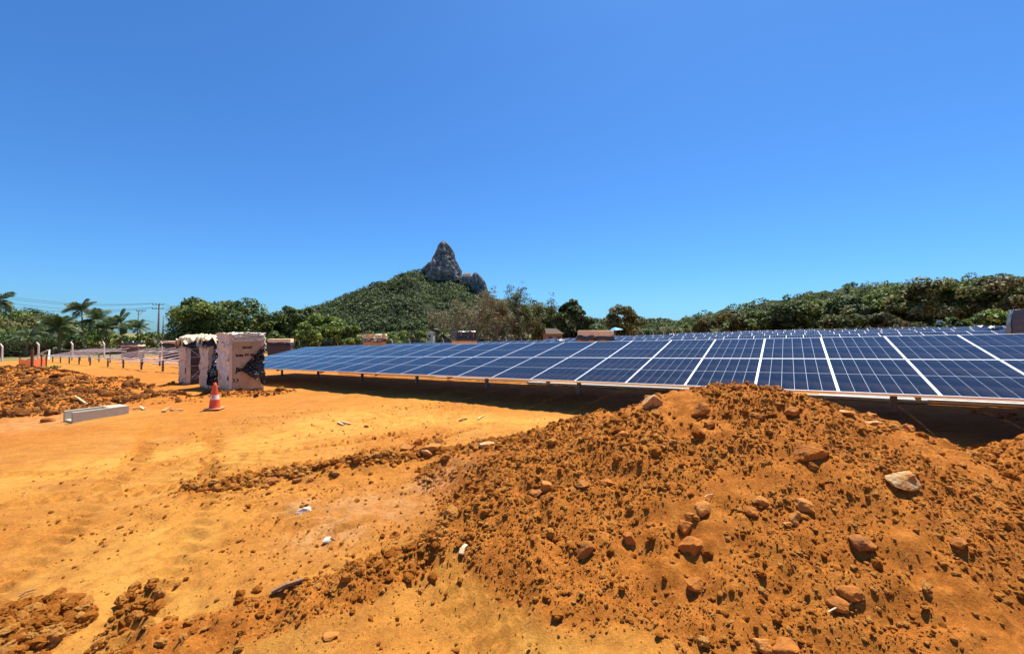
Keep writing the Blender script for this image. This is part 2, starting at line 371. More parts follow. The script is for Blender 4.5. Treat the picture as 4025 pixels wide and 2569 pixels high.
# ---- icosphere templates
def ico(sub):
    b = bmesh.new(); bmesh.ops.create_icosphere(b, subdivisions=sub, radius=1)
    v = np.array([q.co[:] for q in b.verts]); f = np.array([[q.index for q in p.verts] for p in b.faces]); b.free(); return v, f
ICO1, ICO2, ICO3 = ico(1), ico(2), ico(4)
def rand_rot(rng, n):
    q = rng.normal(size=(n, 4)); q /= np.linalg.norm(q, axis=1)[:, None]; a, b, c, d = q.T
    return np.stack([np.stack([1-2*(c*c+d*d), 2*(b*c-a*d), 2*(b*d+a*c)], 1), np.stack([2*(b*c+a*d), 1-2*(b*b+d*d), 2*(c*d-a*b)], 1), np.stack([2*(b*d-a*c), 2*(c*d+a*b), 1-2*(b*b+c*c)], 1)], 1)
def lumps(name, pts, rad, sub, rng, mat, jit=.9, sink=.25, flat=.75):
    """many irregular soil lumps scattered as instances on points"""
    n = len(pts); p = pts.copy(); p[:, 2] += rad * (flat * .7 - sink)
    me = bpy.data.meshes.new(name); me.vertices.add(n); me.vertices.foreach_set('co', p.astype(np.float32).ravel())
    def A(nm, ty, v, key='value'):
        a = me.attributes.new(nm, ty, 'POINT'); a.data.foreach_set(key, np.ascontiguousarray(v).ravel())
    A('lump_turn', 'FLOAT_VECTOR', np.stack([rng.uniform(-.5, .5, n), rng.uniform(-.5, .5, n), rng.uniform(0, 6.28, n)], 1).astype(np.float32), 'vector')
    A('lump_size', 'FLOAT_VECTOR', (rad[:, None] * rng.uniform(.65, 1.3, (n, 3)) * np.array([1, 1, flat])).astype(np.float32), 'vector')
    A('lump_kind', 'INT', rng.integers(0, 5, n).astype(np.int32)); A('tone', 'FLOAT', np.clip(rng.beta(2, 2.4, n), 0, 1).astype(np.float32))
    me.materials.append(mat)
    ng = bpy.data.node_groups.new(name, 'GeometryNodeTree')
    ng.interface.new_socket('Geometry', in_out='INPUT', socket_type='NodeSocketGeometry'); ng.interface.new_socket('Geometry', in_out='OUTPUT', socket_type='NodeSocketGeometry')
    nd = ng.nodes.new; lk = ng.links.new; gi = nd('NodeGroupInput'); go = nd('NodeGroupOutput'); jn = nd('GeometryNodeJoinGeometry')
    def named(nm, ty):
        q = nd('GeometryNodeInputNamedAttribute'); q.data_type = ty; q.inputs['Name'].default_value = nm; return q.outputs['Attribute']
    tu, sz, kd = named('lump_turn', 'FLOAT_VECTOR'), named('lump_size', 'FLOAT_VECTOR'), named('lump_kind', 'INT')
    for k in range(5):
        ic = nd('GeometryNodeMeshIcoSphere'); ic.inputs['Radius'].default_value = 1; ic.inputs['Subdivisions'].default_value = sub
        no = nd('ShaderNodeTexNoise'); no.noise_dimensions = '4D'; no.inputs['W'].default_value = 3.7 * k + 1; no.inputs['Scale'].default_value = 1.25; no.inputs['Detail'].default_value = 3; no.inputs['Roughness'].default_value = .7
        sb = nd('ShaderNodeVectorMath'); sb.operation = 'SUBTRACT'; sb.inputs[1].default_value = (.5, .5, .5); lk(no.outputs['Color'], sb.inputs[0])
        ms = nd('ShaderNodeVectorMath'); ms.operation = 'SCALE'; ms.inputs['Scale'].default_value = jit * 2; lk(sb.outputs[0], ms.inputs[0])
        sp = nd('GeometryNodeSetPosition'); lk(ic.outputs['Mesh'], sp.inputs['Geometry']); lk(ms.outputs[0], sp.inputs['Offset'])
        sm = nd('GeometryNodeSetMaterial'); sm.inputs['Material'].default_value = mat; lk(sp.outputs[0], sm.inputs[0])
        cp = nd('FunctionNodeCompare'); cp.data_type = 'INT'; cp.operation = 'EQUAL'; lk(kd, cp.inputs[2]); cp.inputs[3].default_value = k
        ip = nd('GeometryNodeInstanceOnPoints'); lk(gi.outputs[0], ip.inputs['Points']); lk(cp.outputs[0], ip.inputs['Selection']); lk(sm.outputs[0], ip.inputs['Instance']); lk(tu, ip.inputs['Rotation']); lk(sz, ip.inputs['Scale'])
        lk(ip.outputs[0], jn.inputs[0])
    lk(jn.outputs[0], go.inputs[0])
    o = ob(name, me); o.modifiers.new('scatter', 'NODES').node_group = ng; return o
def scatter(rng, n, x0, x1, y0, y1, dens):
    x = rng.uniform(x0, x1, n); y = rng.uniform(y0, y1, n)
    z, l, g = terrain(x, y); k = rng.uniform(0, 1, n) < dens(x, y, l)
    return np.stack([x, y, z], 1)[k], l[k]
rng = np.random.default_rng(7)
def vis(x, y): return np.where(np.abs(x) < 1.32 * y + 2.0, 1, 0)
def patch(x, y, s=1.3, seed=91): return np.clip(.25 + 1.9 * (fbm(x * s, y * s, seed, 3) + .25), 0, 1)
# small crumbs on loose soil (too many to count)
p1, l1 = scatter(rng, 470000, -4.5, 9.4, 1.4, 8.0, lambda x, y, l: vis(x, y) * sstep(.35, .8, l) * np.clip(3.4 / y, .25, 1) * .62 * np.clip(patch(x, y, 1.6) * 1.5 - .22, .03, 1))
r1 = np.clip(.0040 + .0042 * rng.pareto(2.2, len(p1)), .0040, .024) * np.clip(p1[:, 1] / 4, .75, 1.5)
p2, l2 = scatter(rng, 26000, -4.5, 9.4, 1.4, 8.0, lambda x, y, l: vis(x, y) * sstep(.4, .85, l) * .17 * patch(x, y, .9, 95))
pr, lr = scatter(rng, 90000, -4.4, .5, 2.0, 6.8, lambda x, y, l: vis(x, y) * .5 * np.maximum(np.exp(-(segd(x, y, RIDGE1)[0] / .17) ** 2), np.exp(-(segd(x, y, RIDGE2)[0] / .20) ** 2) * .55) * patch(x, y, 1.4, 99))
rr_ = np.clip(.006 + .009 * rng.pareto(2.0, len(pr)), .006, .05) * np.clip(pr[:, 1] / 4.2, .7, 1.2)
stuff(lumps('ridge_soil_clods', pr, rr_, 3, rng, M_clod), 'crumbly clods piled along the two soil ridges left of the mound', 'soil')
r2 = np.clip(.015 + .012 * rng.pareto(2.2, len(p2)), .015, .060) * np.clip(p2[:, 1] / 4.2, .65, 1.1)
p3, l3 = scatter(rng, 90000, -7, 5, 1.6, 11, lambda x, y, l: vis(x, y) * np.clip((1 - l) * .16 + .3 * sstep(.1, .4, l) * (1 - sstep(.5, .8, l)), 0, 1) * patch(x, y, .8, 97))
r3 = np.clip(.0035 + .0035 * rng.pareto(2.4, len(p3)), .0035, .022)
stuff(lumps('soil_crumbs', np.concatenate([p1, p3]), np.concatenate([r1, r3]), 2, rng, M_clod), 'loose orange brown soil crumbs strewn over the dirt mound and ground', 'soil')
stuff(lumps('soil_clods', p2, r2, 3, rng, M_clod), 'countless small rounded clods of orange soil on the dirt mound', 'soil')
# coarse dark clods of the left mound and in front of the cartons
p4, l4 = scatter(rng, 60000, -27, -7, 10, 22, lambda x, y, l: vis(x, y) * sstep(.62, .85, l) * .55)
r4 = np.clip(.018 + .016 * rng.pareto(2.2, len(p4)), .018, .13)
stuff(lumps('dark_soil_clods', p4, r4, 2, rng, M_clod_dark), 'dark brown clods covering the low soil heap at the left', 'soil')
p5, l5 = scatter(rng, 16000, -3.9, -2.6, 2.2, 3.3, lambda x, y, l: sstep(.3, .8, l) * .4)
r5 = np.clip(.006 + .008 * rng.pareto(1.9, len(p5)), .006, .045)
stuff(lumps('corner_soil_clods', p5, r5, 3, rng, M_clod), 'small heap of dark clods in the bottom left corner', 'soil')

# ---- individual stones
def rock_mesh(name, seed, sx, sy, sz, mat, cuts=5, rough=.10):
    rg = np.random.default_rng(seed); V, Fc = ICO3; v = V.copy()
    for _ in range(cuts):
        d = rg.normal(size=3); d /= np.linalg.norm(d); o = rg.uniform(.50, .84)
        k = v @ d; v = v - np.maximum(k - o, 0)[:, None] * d * .97
    for s in (2.2, 5, 11):
        dirs = rg.normal(size=(5, 3)) * s; ph = rg.uniform(0, 6, 5)
        v = v * (1 + rough * (2.2 / s) * np.mean(np.sin(v @ dirs.T + ph), 1))[:, None]
    v = v * np.array([sx, sy, sz]) * .58
    return npmesh(name, v, Fc, [mat], smooth=False, attrs={'tone': np.full(len(v), .5)})
ROCKS = [  # px, py, width px, flatness, material, turn, label
 (2565, 1588, 84, .78, M_rock_pale, .4, 'pale speckled rock embedded in the left crest of the mound'),
 (2612, 1545, 30, .9, M_rock_brown, .9, 'small brown stone perched just above the pale speckled rock on the mound'),
 (2897, 1524, 44, .62, M_rock_brown, .1, 'rounded brown stone alone on the very top of the mound'),
 (3030, 1534, 36, .7, M_rock_dark, .2, 'left stone of the dark pair on the mound crest right of the summit'),
 (3058, 1534, 30, .7, M_rock_dark, .8, 'right stone of the dark pair on the mound crest'),
 (2757, 1618, 74, .72, M_rock_brown, .3, 'round brown boulder high on the left face of the mound'),
 (2785, 1672, 58, .85, M_rock_brown, 1.1, 'blocky brown stone in the upper mound face directly below the round boulder'),
 (2757, 1702, 58, .6, M_rock_brown, .6, 'wedge shaped brown stone lying lowest below the round boulder of the upper mound'),
 (2972, 1640, 56, .6, M_rock_dark, .2, 'dark brown stone set in the mound face below the summit'),
 (3110, 1630, 66, .8, M_rock_brown, .5, 'large earthy clod on the right shoulder of the mound'),
 (3186, 1790, 140, .55, M_rock_brown, -.5, 'long brown boulder, the largest lying on the right face of the mound'),
 (3543, 1900, 160, .42, M_rock_pale, .1, 'flat pale slab of rock on the right flank of the mound'),
 (3379, 2145, 116, .62, M_rock_dark, .5, 'big half buried rock with a dark underside below the pale slab'),
 (3762, 2135, 70, .7, M_rock_brown, .8, 'brown stone above a dark hollow near the right edge of the photo'),
 (2098, 1938, 92, .38, M_rock_dark, -.75, 'dark flat wedge of stone leaning in the left mound face'),
 (2145, 1925, 82, .7, M_rock_tan, -.9, 'tan block leaning against the dark wedge in the left mound face'),
 (2391, 1902, 66, .6, M_rock_brown, -.5, 'oval brown stone on the mound between the tan block and the boulder trio'),
 (2298, 1908, 52, .7, M_rock_tan, .2, 'tan angular stone on the mound just left of the oval brown stone'),
 (2445, 1712, 46, .7, M_rock_tan, .1, 'tan stone sticking out of the left shoulder of the mound'),
 (2608, 1757, 44, .45, M_rock_tan, .3, 'small flat yellowish stone in the middle of the upper mound face'),
 (2762, 2008, 82, .7, M_rock_tan, .2, 'top boulder of the trio in the middle of the mound'),
 (2712, 2036, 50, .8, M_rock_brown, .7, 'middle small boulder of the trio in the middle of the mound'),
 (2690, 2078, 76, .62, M_rock_brown, .1, 'lowest left boulder of the trio in the middle of the mound'),
 (2723, 2152, 108, .62, M_rock_brown, -.1, 'large rounded boulder with pale scratches below the trio'),
 (2295, 2175, 84, .85, M_rock_dark, .3, 'dark crumbly boulder at the left foot of the mound'),
 (2470, 2120, 64, .7, M_rock_brown, .4, 'round clod between the dark crumbly boulder and the scratched boulder'),
 (3165, 1998, 92, .8, M_rock_tan, .5, 'tan boulder with a pitted face at the top right of the stone cluster'),
 (3122, 2040, 60, .85, M_rock_tan, .2, 'tan stone touching the lower left of the pitted tan boulder'),
 (3090, 2068, 42, .7, M_rock_tan, .9, 'small pale angular stone at the bottom of the stone cluster'),
 (2995, 1975, 60, .7, M_rock_tan, .1, 'flat topped tan stone at the top left of the stone cluster'),
 (2950, 2020, 54, .9, M_rock_brown, -.6, 'brown stone at the left end of the stone cluster'),
 (2735, 2300, 80, .75, M_rock_brown, .2, 'earthy boulder low on the mound above the smooth bright track'),
 (3341, 2335, 88, .55, M_rock_brown, -.6, 'oval boulder low on the right part of the mound'),
 (3286, 2372, 84, .7, M_rock_brown, .1, 'broad clod just below the oval boulder low on the right'),
 (2992, 2540, 100, .6, M_rock_tan, .3, 'left of two boulders cut by the bottom edge of the photo'),
 (3085, 2550, 120, .6, M_rock_brown, .1, 'right of two boulders cut by the bottom edge of the photo'),
 (3568, 1690, 46, .8, M_rock_tan, .2, 'round stone balanced on the right crest of the mound'),
 (3425, 1640, 44, .8, M_rock_tan, .7, 'tan stone standing on the right crest above the pale flat flakes'),
 (3330, 1622, 62, .35, M_rock_pale, -.3, 'upper pale flat flake on the right crest of the mound'),
 (3425, 1668, 64, .32, M_rock_pale, -.4, 'lower pale flat flake on the right crest of the mound'),
 (1607, 1766, 64, .6, M_rock_tan, .2, 'left stone of the small heap on the packed ground left of the mound'),
 (1643, 1744, 48, .7, M_rock_brown, .5, 'brown stone at the back of the small heap left of the mound'),
 (1697, 1762, 84, .5, M_rock_tan, .35, 'longest tan stone of the small heap left of the mound'),
 (1725, 1738, 46, .6, M_rock_dark, .1, 'dark stone behind the longest tan stone of the small heap'),
 (1684, 1785, 52, .5, M_rock_pale, .3, 'small pale stone at the front of the heap left of the mound'),
 (1912, 1752, 70, .35, M_rock_pale, .1, 'pale flat slab at the foot of the mound right of the stone heap'),
 (1872, 1758, 42, .8, M_rock_dark, .3, 'dark stone touching the left end of the pale flat slab'),
 (1198, 2008, 66, .42, M_rock_white, .3, 'large white lump on the scraped track'),
 (1297, 2122, 50, .5, M_rock_white, .8, 'rounder white lump on the scraped track nearer the camera'),
 (484, 2070, 26, .6, M_rock_dark, .2, 'single dark pebble alone on the bright packed ground at left'),
 (1441, 1678, 22, .8, M_rock_dark, .1, 'small dark block alone on the packed ground behind the stone heap'),
 (1078, 1893, 62, .5, M_rock_dark, .1, 'flat dark stone at the left end of the soil ridge'),
 (1172, 1893, 36, .85, M_rock_dark, .3, 'squarish dark clod right of the flat dark stone on the ridge'),
 (1222, 1890, 32, .85, M_rock_dark, .7, 'third dark clod from the left on the soil ridge'),
 (1560, 2100, 52, .6, M_rock_brown, .7, 'brown clod on the lobe of soil left of the mound'),
 (1375, 2215, 34, .8, M_rock_dark, .2, 'grey brown round stone on the lower soil ridge'),
 (1305, 2490, 60, .35, M_rock_tan, .4, 'flat tan stone on the bright ground at the bottom of the photo'),
 (185, 1657, 50, .6, M_rock_dark, .2, 'dark clod on the ground left of the concrete channel'),
 (428, 1556, 46, .6, M_rock_brown, .1, 'flat topped clod on the low soil heap behind the concrete channel'),
]
for k, (px, py, wpx, fl, m, tz, lab) in enumerate(ROCKS):
    P = on_ground(px, py); wd = wpx * P.y / FPX * .92
    o = ob('rock', rock_mesh('rock', 100 + k, wd, wd * .8, wd * fl, m, 9 + k % 4, .22), loc=(P.x, P.y + .1 * wd, P.z + wd * fl * .10))
    o.rotation_euler = (.15 * math.sin(k), .12 * math.cos(2 * k), tz)
    tag(o, lab, 'rock', 'stones on the dirt')

# ================================================================== SOLAR ARRAYS
M_alu = simple('aluminium', (.78, .79, .80), .38, .65, .08, 3, .5)
M_alu_mill = simple('mill_aluminium', (.86, .83, .76), .45, .1, .06, 4, .5)
M_steel = simple('galvanised_steel', (.24, .24, .24), .5, .6, .2, 12, .5)
M_back = simple('panel_backsheet', (.42, .46, .54), .25, 0, .04, 3, .5)
M_under = simple('panel_underside', (.06, .06, .065), .6)  # dark layer added under the front-row modules to deepen the shade below
def cell_material():
    q = N('solar_cell')
    sep = q.n('ShaderNodeSeparateXYZ'); q.l(q.tc.outputs['Object'], sep.inputs[0])
    wv = q.math('FRACT', q.math('MULTIPLY', sep.outputs[1], 1 / .0915))
    ln = q.math('GREATER_THAN', wv, .94)
    n = q.noise(1.7, 3, .5); oi = q.n('ShaderNodeObjectInfo')
    c = q.mix(n, (.006, .009, .020), (.011, .015, .030))
    c = q.mix(q.math('MULTIPLY', oi.outputs['Random'], .35), c, (.014, .020, .038))
    c = q.mix(q.math('MULTIPLY', ln, .35), c, (.05, .07, .12))
    dust = q.ramp(q.noise(2.4, 6, .7), [(.45, (0, 0, 0)), (.8, (1, 1, 1))])
    c = q.mix(q.math('MULTIPLY', dust, .09), c, (.42, .27, .16))
    q.set(c, q.math('ADD', .10, q.math('MULTIPLY', dust, .10)), spec=.5)
    q.b.inputs['IOR'].default_value = 1.13
    return q.m
M_cell = cell_material()
PW, PL, PT = 1.154, 2.094, .035          # module size
UP, VP = 1.156, 2.112                    # pitch along the row and up the slope
TAU = .1972
ex = Vector((UX, UY, .0295)).normalized()
ev = Vector((-math.sin(PSI) * math.cos(TAU), math.cos(PSI) * math.cos(TAU), math.sin(TAU)))
ev = (ev - ex * ev.dot(ex)).normalized(); en = ex.cross(ev)
ROT = Matrix(((ex.x, ev.x, en.x), (ex.y, ev.y, en.y), (ex.z, ev.z, en.z)))
FB = .015                                # width of the frame seen from above
def panel_frame():
    b = MB(); w2, l2 = PW / 2, PL / 2
    b.box((-w2, -l2, -PT), (w2, -l2 + FB, 0)); b.box((-w2, l2 - FB, -PT), (w2, l2, 0))
    b.box((-w2, -l2 + FB, -PT), (-w2 + FB, l2 - FB, 0)); b.box((w2 - FB, -l2 + FB, -PT), (w2, l2 - FB, 0))
    return b
def strips():
    """cell strips of one module: six columns, two halves"""
    sw = (PW - 2 * FB - .006) / 6; hl = (PL - 2 * FB - .006) / 2; out = []
    for i in range(6):
        for j in range(2):
            x0 = -PW / 2 + FB + .003 + i * sw; y0 = -PL / 2 + FB + .003 + j * hl
            out.append((x0 + .0035, y0 + (.003 if j == 0 else .014), x0 + sw - .0035, y0 + hl - (.014 if j == 0 else .003)))
    return out
me_frame = panel_frame().mesh('frame', M_alu)
me_back = MB().box((-PW/2+FB, -PL/2+FB, -.009), (PW/2-FB, PL/2-FB, -.006)).box((-PW/2+FB, -PL/2+FB, -.013), (PW/2-FB, PL/2-FB, -.0095), 1).mesh('solar_panel', [M_back, M_under])
S = strips(); x0, y0, x1, y1 = S[0]; cw, cl = (x1 - x0) / 2, (y1 - y0) / 2
me_strip = MB().add([(-cw, -cl, 0), (cw, -cl, 0), (cw, cl, 0), (-cw, cl, 0)], [(0, 1, 2, 3)]).mesh('cell_strip', M_cell)
bs = MB()
for (a0, b0, a1, b1) in S: bs.add([(a0, b0, -.003), (a1, b0, -.003), (a1, b1, -.003), (a0, b1, -.003)], [(0, 1, 2, 3)])
me_sheet = bs.mesh('cell_sheet', M_cell)
# far module: frame, backsheet and cells in one small mesh
b = panel_frame(); b.box((-PW/2+FB, -PL/2+FB, -.012), (PW/2-FB, PL/2-FB, -.006), 1)
for (a0, b0, a1, b1) in S: b.add([(a0, b0, -.003), (a1, b0, -.003), (a1, b1, -.003), (a0, b1, -.003)], [(0, 1, 2, 3)], 2)
me_far = b.mesh('solar_panel', [M_alu, M_back, M_cell])
me_post = MB().box((-.05, -.035, 0), (-.042, .035, 1)).box((-.042, .027, 0), (.05, .035, 1)).box((-.042, -.035, 0), (.05, -.027, 1)).mesh('post', M_steel)

def array(label, a0, p0, z0, ncol, near_cols=(), post_u=None, group='rows of solar panels', simple_=True):
    """one table row. (a0, p0): row coordinates of its lower left corner, z0 its height"""
    org = Vector((P0[0] + a0 * UX + p0 * NX, P0[1] + a0 * UY + p0 * NY, z0))
    base = Vector((org.x, org.y, gz(org.x, org.y)))
    t = thing('solar_array', label, 'solar panels', base, group=group)
    rs = random.Random(int(a0 * 10 + p0))
    def loc(u, v, h=0): return org + ex * (u * UP) + ev * (v * VP) + en * h - base
    for u in range(ncol):
        for v in range(2):
            M = Matrix.Translation(loc(u + .5, v + .5)) @ ROT.to_4x4() @ Matrix.Rotation(rs.gauss(0, .0016), 4, 'X') @ Matrix.Rotation(rs.gauss(0, .0016), 4, 'Y')
            if simple_: p = ob('solar_panel', me_far, t); p.matrix_basis = M; continue
            p = ob('solar_panel', me_back, t); p.matrix_basis = M
            ob('frame', me_frame, p)
            if u in near_cols:
                for (q0, r0, q1, r1) in S: ob('cell_strip', me_strip, p, ((q0 + q1) / 2, (r0 + r1) / 2, -.003))
            else: ob('cell_sheet', me_sheet, p)
    L_ = ncol * UP
    for v in (.28, .72, 1.28, 1.72):
        b = MB(); b.bar(loc(0, v, -.07), loc(ncol, v, -.07), .045, .06, up=en); b.build('purlin', M_alu_mill, t)
    for u in (post_u or np.arange(1.2, ncol, 2.79)):
        top = loc(u, 1, -.16); wx, wy = top.x + base.x, top.y + base.y; zg = gz(wx, wy) - .15 - base.z
        po = ob('post', me_post, t, (top.x, top.y, zg), PSI); po.scale = (1, 1, top.z - zg)
        b = MB(); b.bar(loc(u, .12, -.14), loc(u, 1.88, -.14), .05, .08, up=en); b.build('rafter', M_steel, t)
        b = MB(); k = loc(u, 1, -.5); b.bar(Vector((top.x, top.y, top.z - .45)), loc(u, .35, -.17), .035, .035); b.build('brace', M_steel, t)
    return t
Z1 = -1.4841 + CAM_Z
pu = [4 + 11.26 + 2.79 * k for k in range(-5, 4)]
array('front row of dark blue solar panels, nearest the dirt mound, on short steel posts', -4 * UP, 0, Z1 - 4 * UP * .0295, 26, set(range(13, 25)), pu, simple_=False)
def zrow(T, a0): return T + CAM_Z + .0295 * a0 - .83
def row(label, T, ptop, a0, n): array(label, a0, ptop - 4.14, zrow(T, a0), n)
row('longest distant row of solar panels, first behind the front row', -.715, 33, -46, 74)
row('second distant row of solar panels from the front', -.53, 43, -11, 42)
row('third distant row of solar panels from the front', -.35, 54, -6, 40)
row('fourth distant row of solar panels from the front', -.15, 65, 1, 37)
row('rearmost row of solar panels in front of the trees', .0, 75, 10, 32)

# loose aluminium rails lying on the ground behind the front row
def rail(a0, a1, p, h, label, wd=.13):
    P = lambda a: (P0[0] + a * UX + p * NX, P0[1] + a * UY + p * NY)
    x0, y0 = P(a0); x1, y1 = P(a1); z0, z1 = gz(x0, y0) + .035 + h, gz(x1, y1) + .035 + h
    b = MB(); o = Vector((x0, y0, z0)); d = Vector((x1, y1, z1)) - o
    b.bar((0, 0, 0), d, wd, .01); b.bar((0, 0, .055), d + Vector((0, 0, .055)), wd * .96, .008)
    sx = d.normalized().cross(Vector((0, 0, 1))) * (wd / 2 - .004)
    b.bar(sx + Vector((0, 0, .029)), d + sx + Vector((0, 0, .029)), .008, .05); b.bar(-sx + Vector((0, 0, .029)), d - sx + Vector((0, 0, .029)), .008, .05)
    tag(b.build('aluminium_rail', M_alu_mill, loc=o), label, 'rail', 'loose rails behind the front row')
rail(-1, 5.8, 3.85, .02, 'white aluminium rail on the ground under the far left of the front panel row')
rail(5.2, 11.0, 3.85, .01, 'white aluminium rail on the ground under the middle of the front panel row')
rail(10.4, 16.2, 3.60, -.015, 'longer aluminium rail ending beside the mound under the front panel row')
rail(12.2, 16.0, 3.76, .015, 'upper aluminium rail stacked on the rail that ends beside the mound')
rail(12.8, 16.1, 3.92, -.01, 'rear aluminium rail of the bundle beside the mound')
rail(16.9, 20.2, 3.58, -.015, 'aluminium rail emerging behind the right side of the mound')
rail(18.4, 25.0, 3.66, -.015, 'long aluminium rail running out of the photo at the right')
rail(18.7, 25.0, 3.82, .0, 'second long aluminium rail at the right lying just behind the first')

# ================================================================== FAR LAND
def leaf_mat(name, c0, c1, c2, rough=.55, trans=.25, ns=.35, amt=.9):
    q = N(name); t = q.attr('tone')
    n = q.noise(ns, 5, .6)
    c = q.ramp(q.math('ADD', t, q.math('MULTIPLY', q.math('SUBTRACT', n, .5), amt)), [(.12, c0), (.5, c1), (.9, c2)])
    q.set(c, rough, spec=.25)
    tr = q.n('ShaderNodeBsdfTranslucent'); q.l(q.mix(.5, c, (.10, .16, .02)), tr.inputs[0])
    mx = q.n('ShaderNodeMixShader'); mx.inputs[0].default_value = trans
    q.l(q.b.outputs[0], mx.inputs[1]); q.l(tr.outputs[0], mx.inputs[2]); q.l(mx.outputs[0], q.out.inputs[0]); return q.m
LM = {'green': leaf_mat('leaf_green', (0.034, 0.056, 0.015), (0.104, 0.151, 0.030), (0.255, 0.293, 0.065)),
      'bright': leaf_mat('leaf_bright_green', (0.048, 0.085, 0.015), (0.151, 0.227, 0.034), (0.360, 0.406, 0.076)),
      'dark': leaf_mat('leaf_dark_green', (0.020, 0.038, 0.015), (0.056, 0.095, 0.030), (0.170, 0.217, 0.076)),
      'olive': leaf_mat('leaf_olive', (0.041, 0.049, 0.015), (0.133, 0.142, 0.041), (0.322, 0.283, 0.104)),
      'rust': leaf_mat('leaf_rusty', (.040, .036, .014), (.125, .105, .040), (.260, .190, .085)),
      'dry': leaf_mat('leaf_dry', (0.095, 0.076, 0.041), (0.209, 0.170, 0.090), (0.360, 0.303, 0.170)),
      'hill': leaf_mat('leaf_hillside', (0.030, 0.051, 0.027), (0.085, 0.121, 0.045), (0.179, 0.217, 0.079), .6, .2, .022, 2.2),
      'palm': leaf_mat('leaf_palm', (0.038, 0.061, 0.027), (0.113, 0.151, 0.061), (0.378, 0.416, 0.227), .4)}
M_bark = simple('bark', (.13, .095, .07), .9, 0, .35, 9, .2, .02, 30)
M_twig = simple('grey_twig', (.30, .25, .20), .9, 0, .3, 3, .2)
def leaves(rg, cen, rad, per, size, squash=.85, up=.5):
    """leaf quads on the skins of clumps. cen (n,3), rad (n,)"""
    n = len(cen); d = rg.normal(size=(n, per, 3)); d /= np.linalg.norm(d, axis=2)[..., None]
    d[..., 2] = np.where(d[..., 2] < -.35, -d[..., 2], d[..., 2])
    rr = rad[:, None] * rg.uniform(.45, 1.08, (n, per)) ** .6
    p = cen[:, None, :] + d * rr[..., None] * np.array([1, 1, squash])
    nrm = d + rg.normal(size=d.shape) * .65 + np.array([0, 0, up]); nrm /= np.linalg.norm(nrm, axis=2)[..., None]
    p = p.reshape(-1, 3); nrm = nrm.reshape(-1, 3); m = len(p)
    t = np.cross(nrm, rg.normal(size=(m, 3))); t /= np.linalg.norm(t, axis=1)[:, None] + 1e-9
    b = np.cross(nrm, t); s = (size * rg.uniform(.55, 1.35, m))[:, None]
    asp = rg.uniform(.5, .9, m)[:, None]
    v = np.stack([p - t * s * .5, p + b * s * asp * .45, p + t * s * .55 + nrm * s * -.12, p - b * s * asp * .45], 1).reshape(-1, 3)
    f = np.arange(m * 4).reshape(m, 4)
    tone = np.repeat(np.clip(np.repeat(rg.uniform(.15, .8, n), per) + rg.normal(0, .13, m), 0, 1), 4)
    return v, f, tone
def limb_mesh(rg, H, r0, spread, nlimb, z0f=.3, mat=None, reach=1.0, depth=2):
    b = MB(); lean = rg.normal(0, .06, 2) * H
    top = Vector((lean[0], lean[1], H * .8))
    tr = [Vector((lean[0] * t * t + .04 * H * math.sin(5 * t + lean[0]), lean[1] * t * t, H * .8 * t)) for t in np.linspace(0, 1, 7)]
    tr[0].z = -.3
    b.tube(tr, [r0 * (1.25 - t) ** 1.1 + .02 for t in np.linspace(0, 1, 7)], 8)
    tips = []
    def grow(p, d, L, r, lv):
        pts = [p]; q = p.copy(); dd = d.copy()
        for i in range(4):
            dd = (dd + Vector(rg.normal(0, .22, 3)) + Vector((0, 0, .06))).normalized(); q = q + dd * (L / 4); pts.append(q.copy())
        b.tube(pts, [r * (1 - .2 * i) for i in range(5)], 5 if lv < 2 else 3, cap=False); tips.append(q.copy())
        if lv < depth:
            for _ in range(3 if lv < 1 else int(rg.integers(2, 4))):
                i = int(rg.integers(2, 5)); nd = (dd + Vector(rg.normal(0, .75, 3))).normalized(); grow(pts[i], nd, L * rg.uniform(.5, .75), r * .45, lv + 1)
    for k in range(nlimb):
        t = z0f + (.95 - z0f) * k / nlimb; i = t * 6; p = tr[int(i)].lerp(tr[min(6, int(i) + 1)], i - int(i))
        az = k * 2.4 + rg.uniform(-.4, .4); el = rg.uniform(.25, .9)
        d = Vector((math.cos(az) * math.cos(el), math.sin(az) * math.cos(el), math.sin(el)))
        grow(p, d, spread * reach * rg.uniform(.6, .95), r0 * .45, 0)
    return b, tips
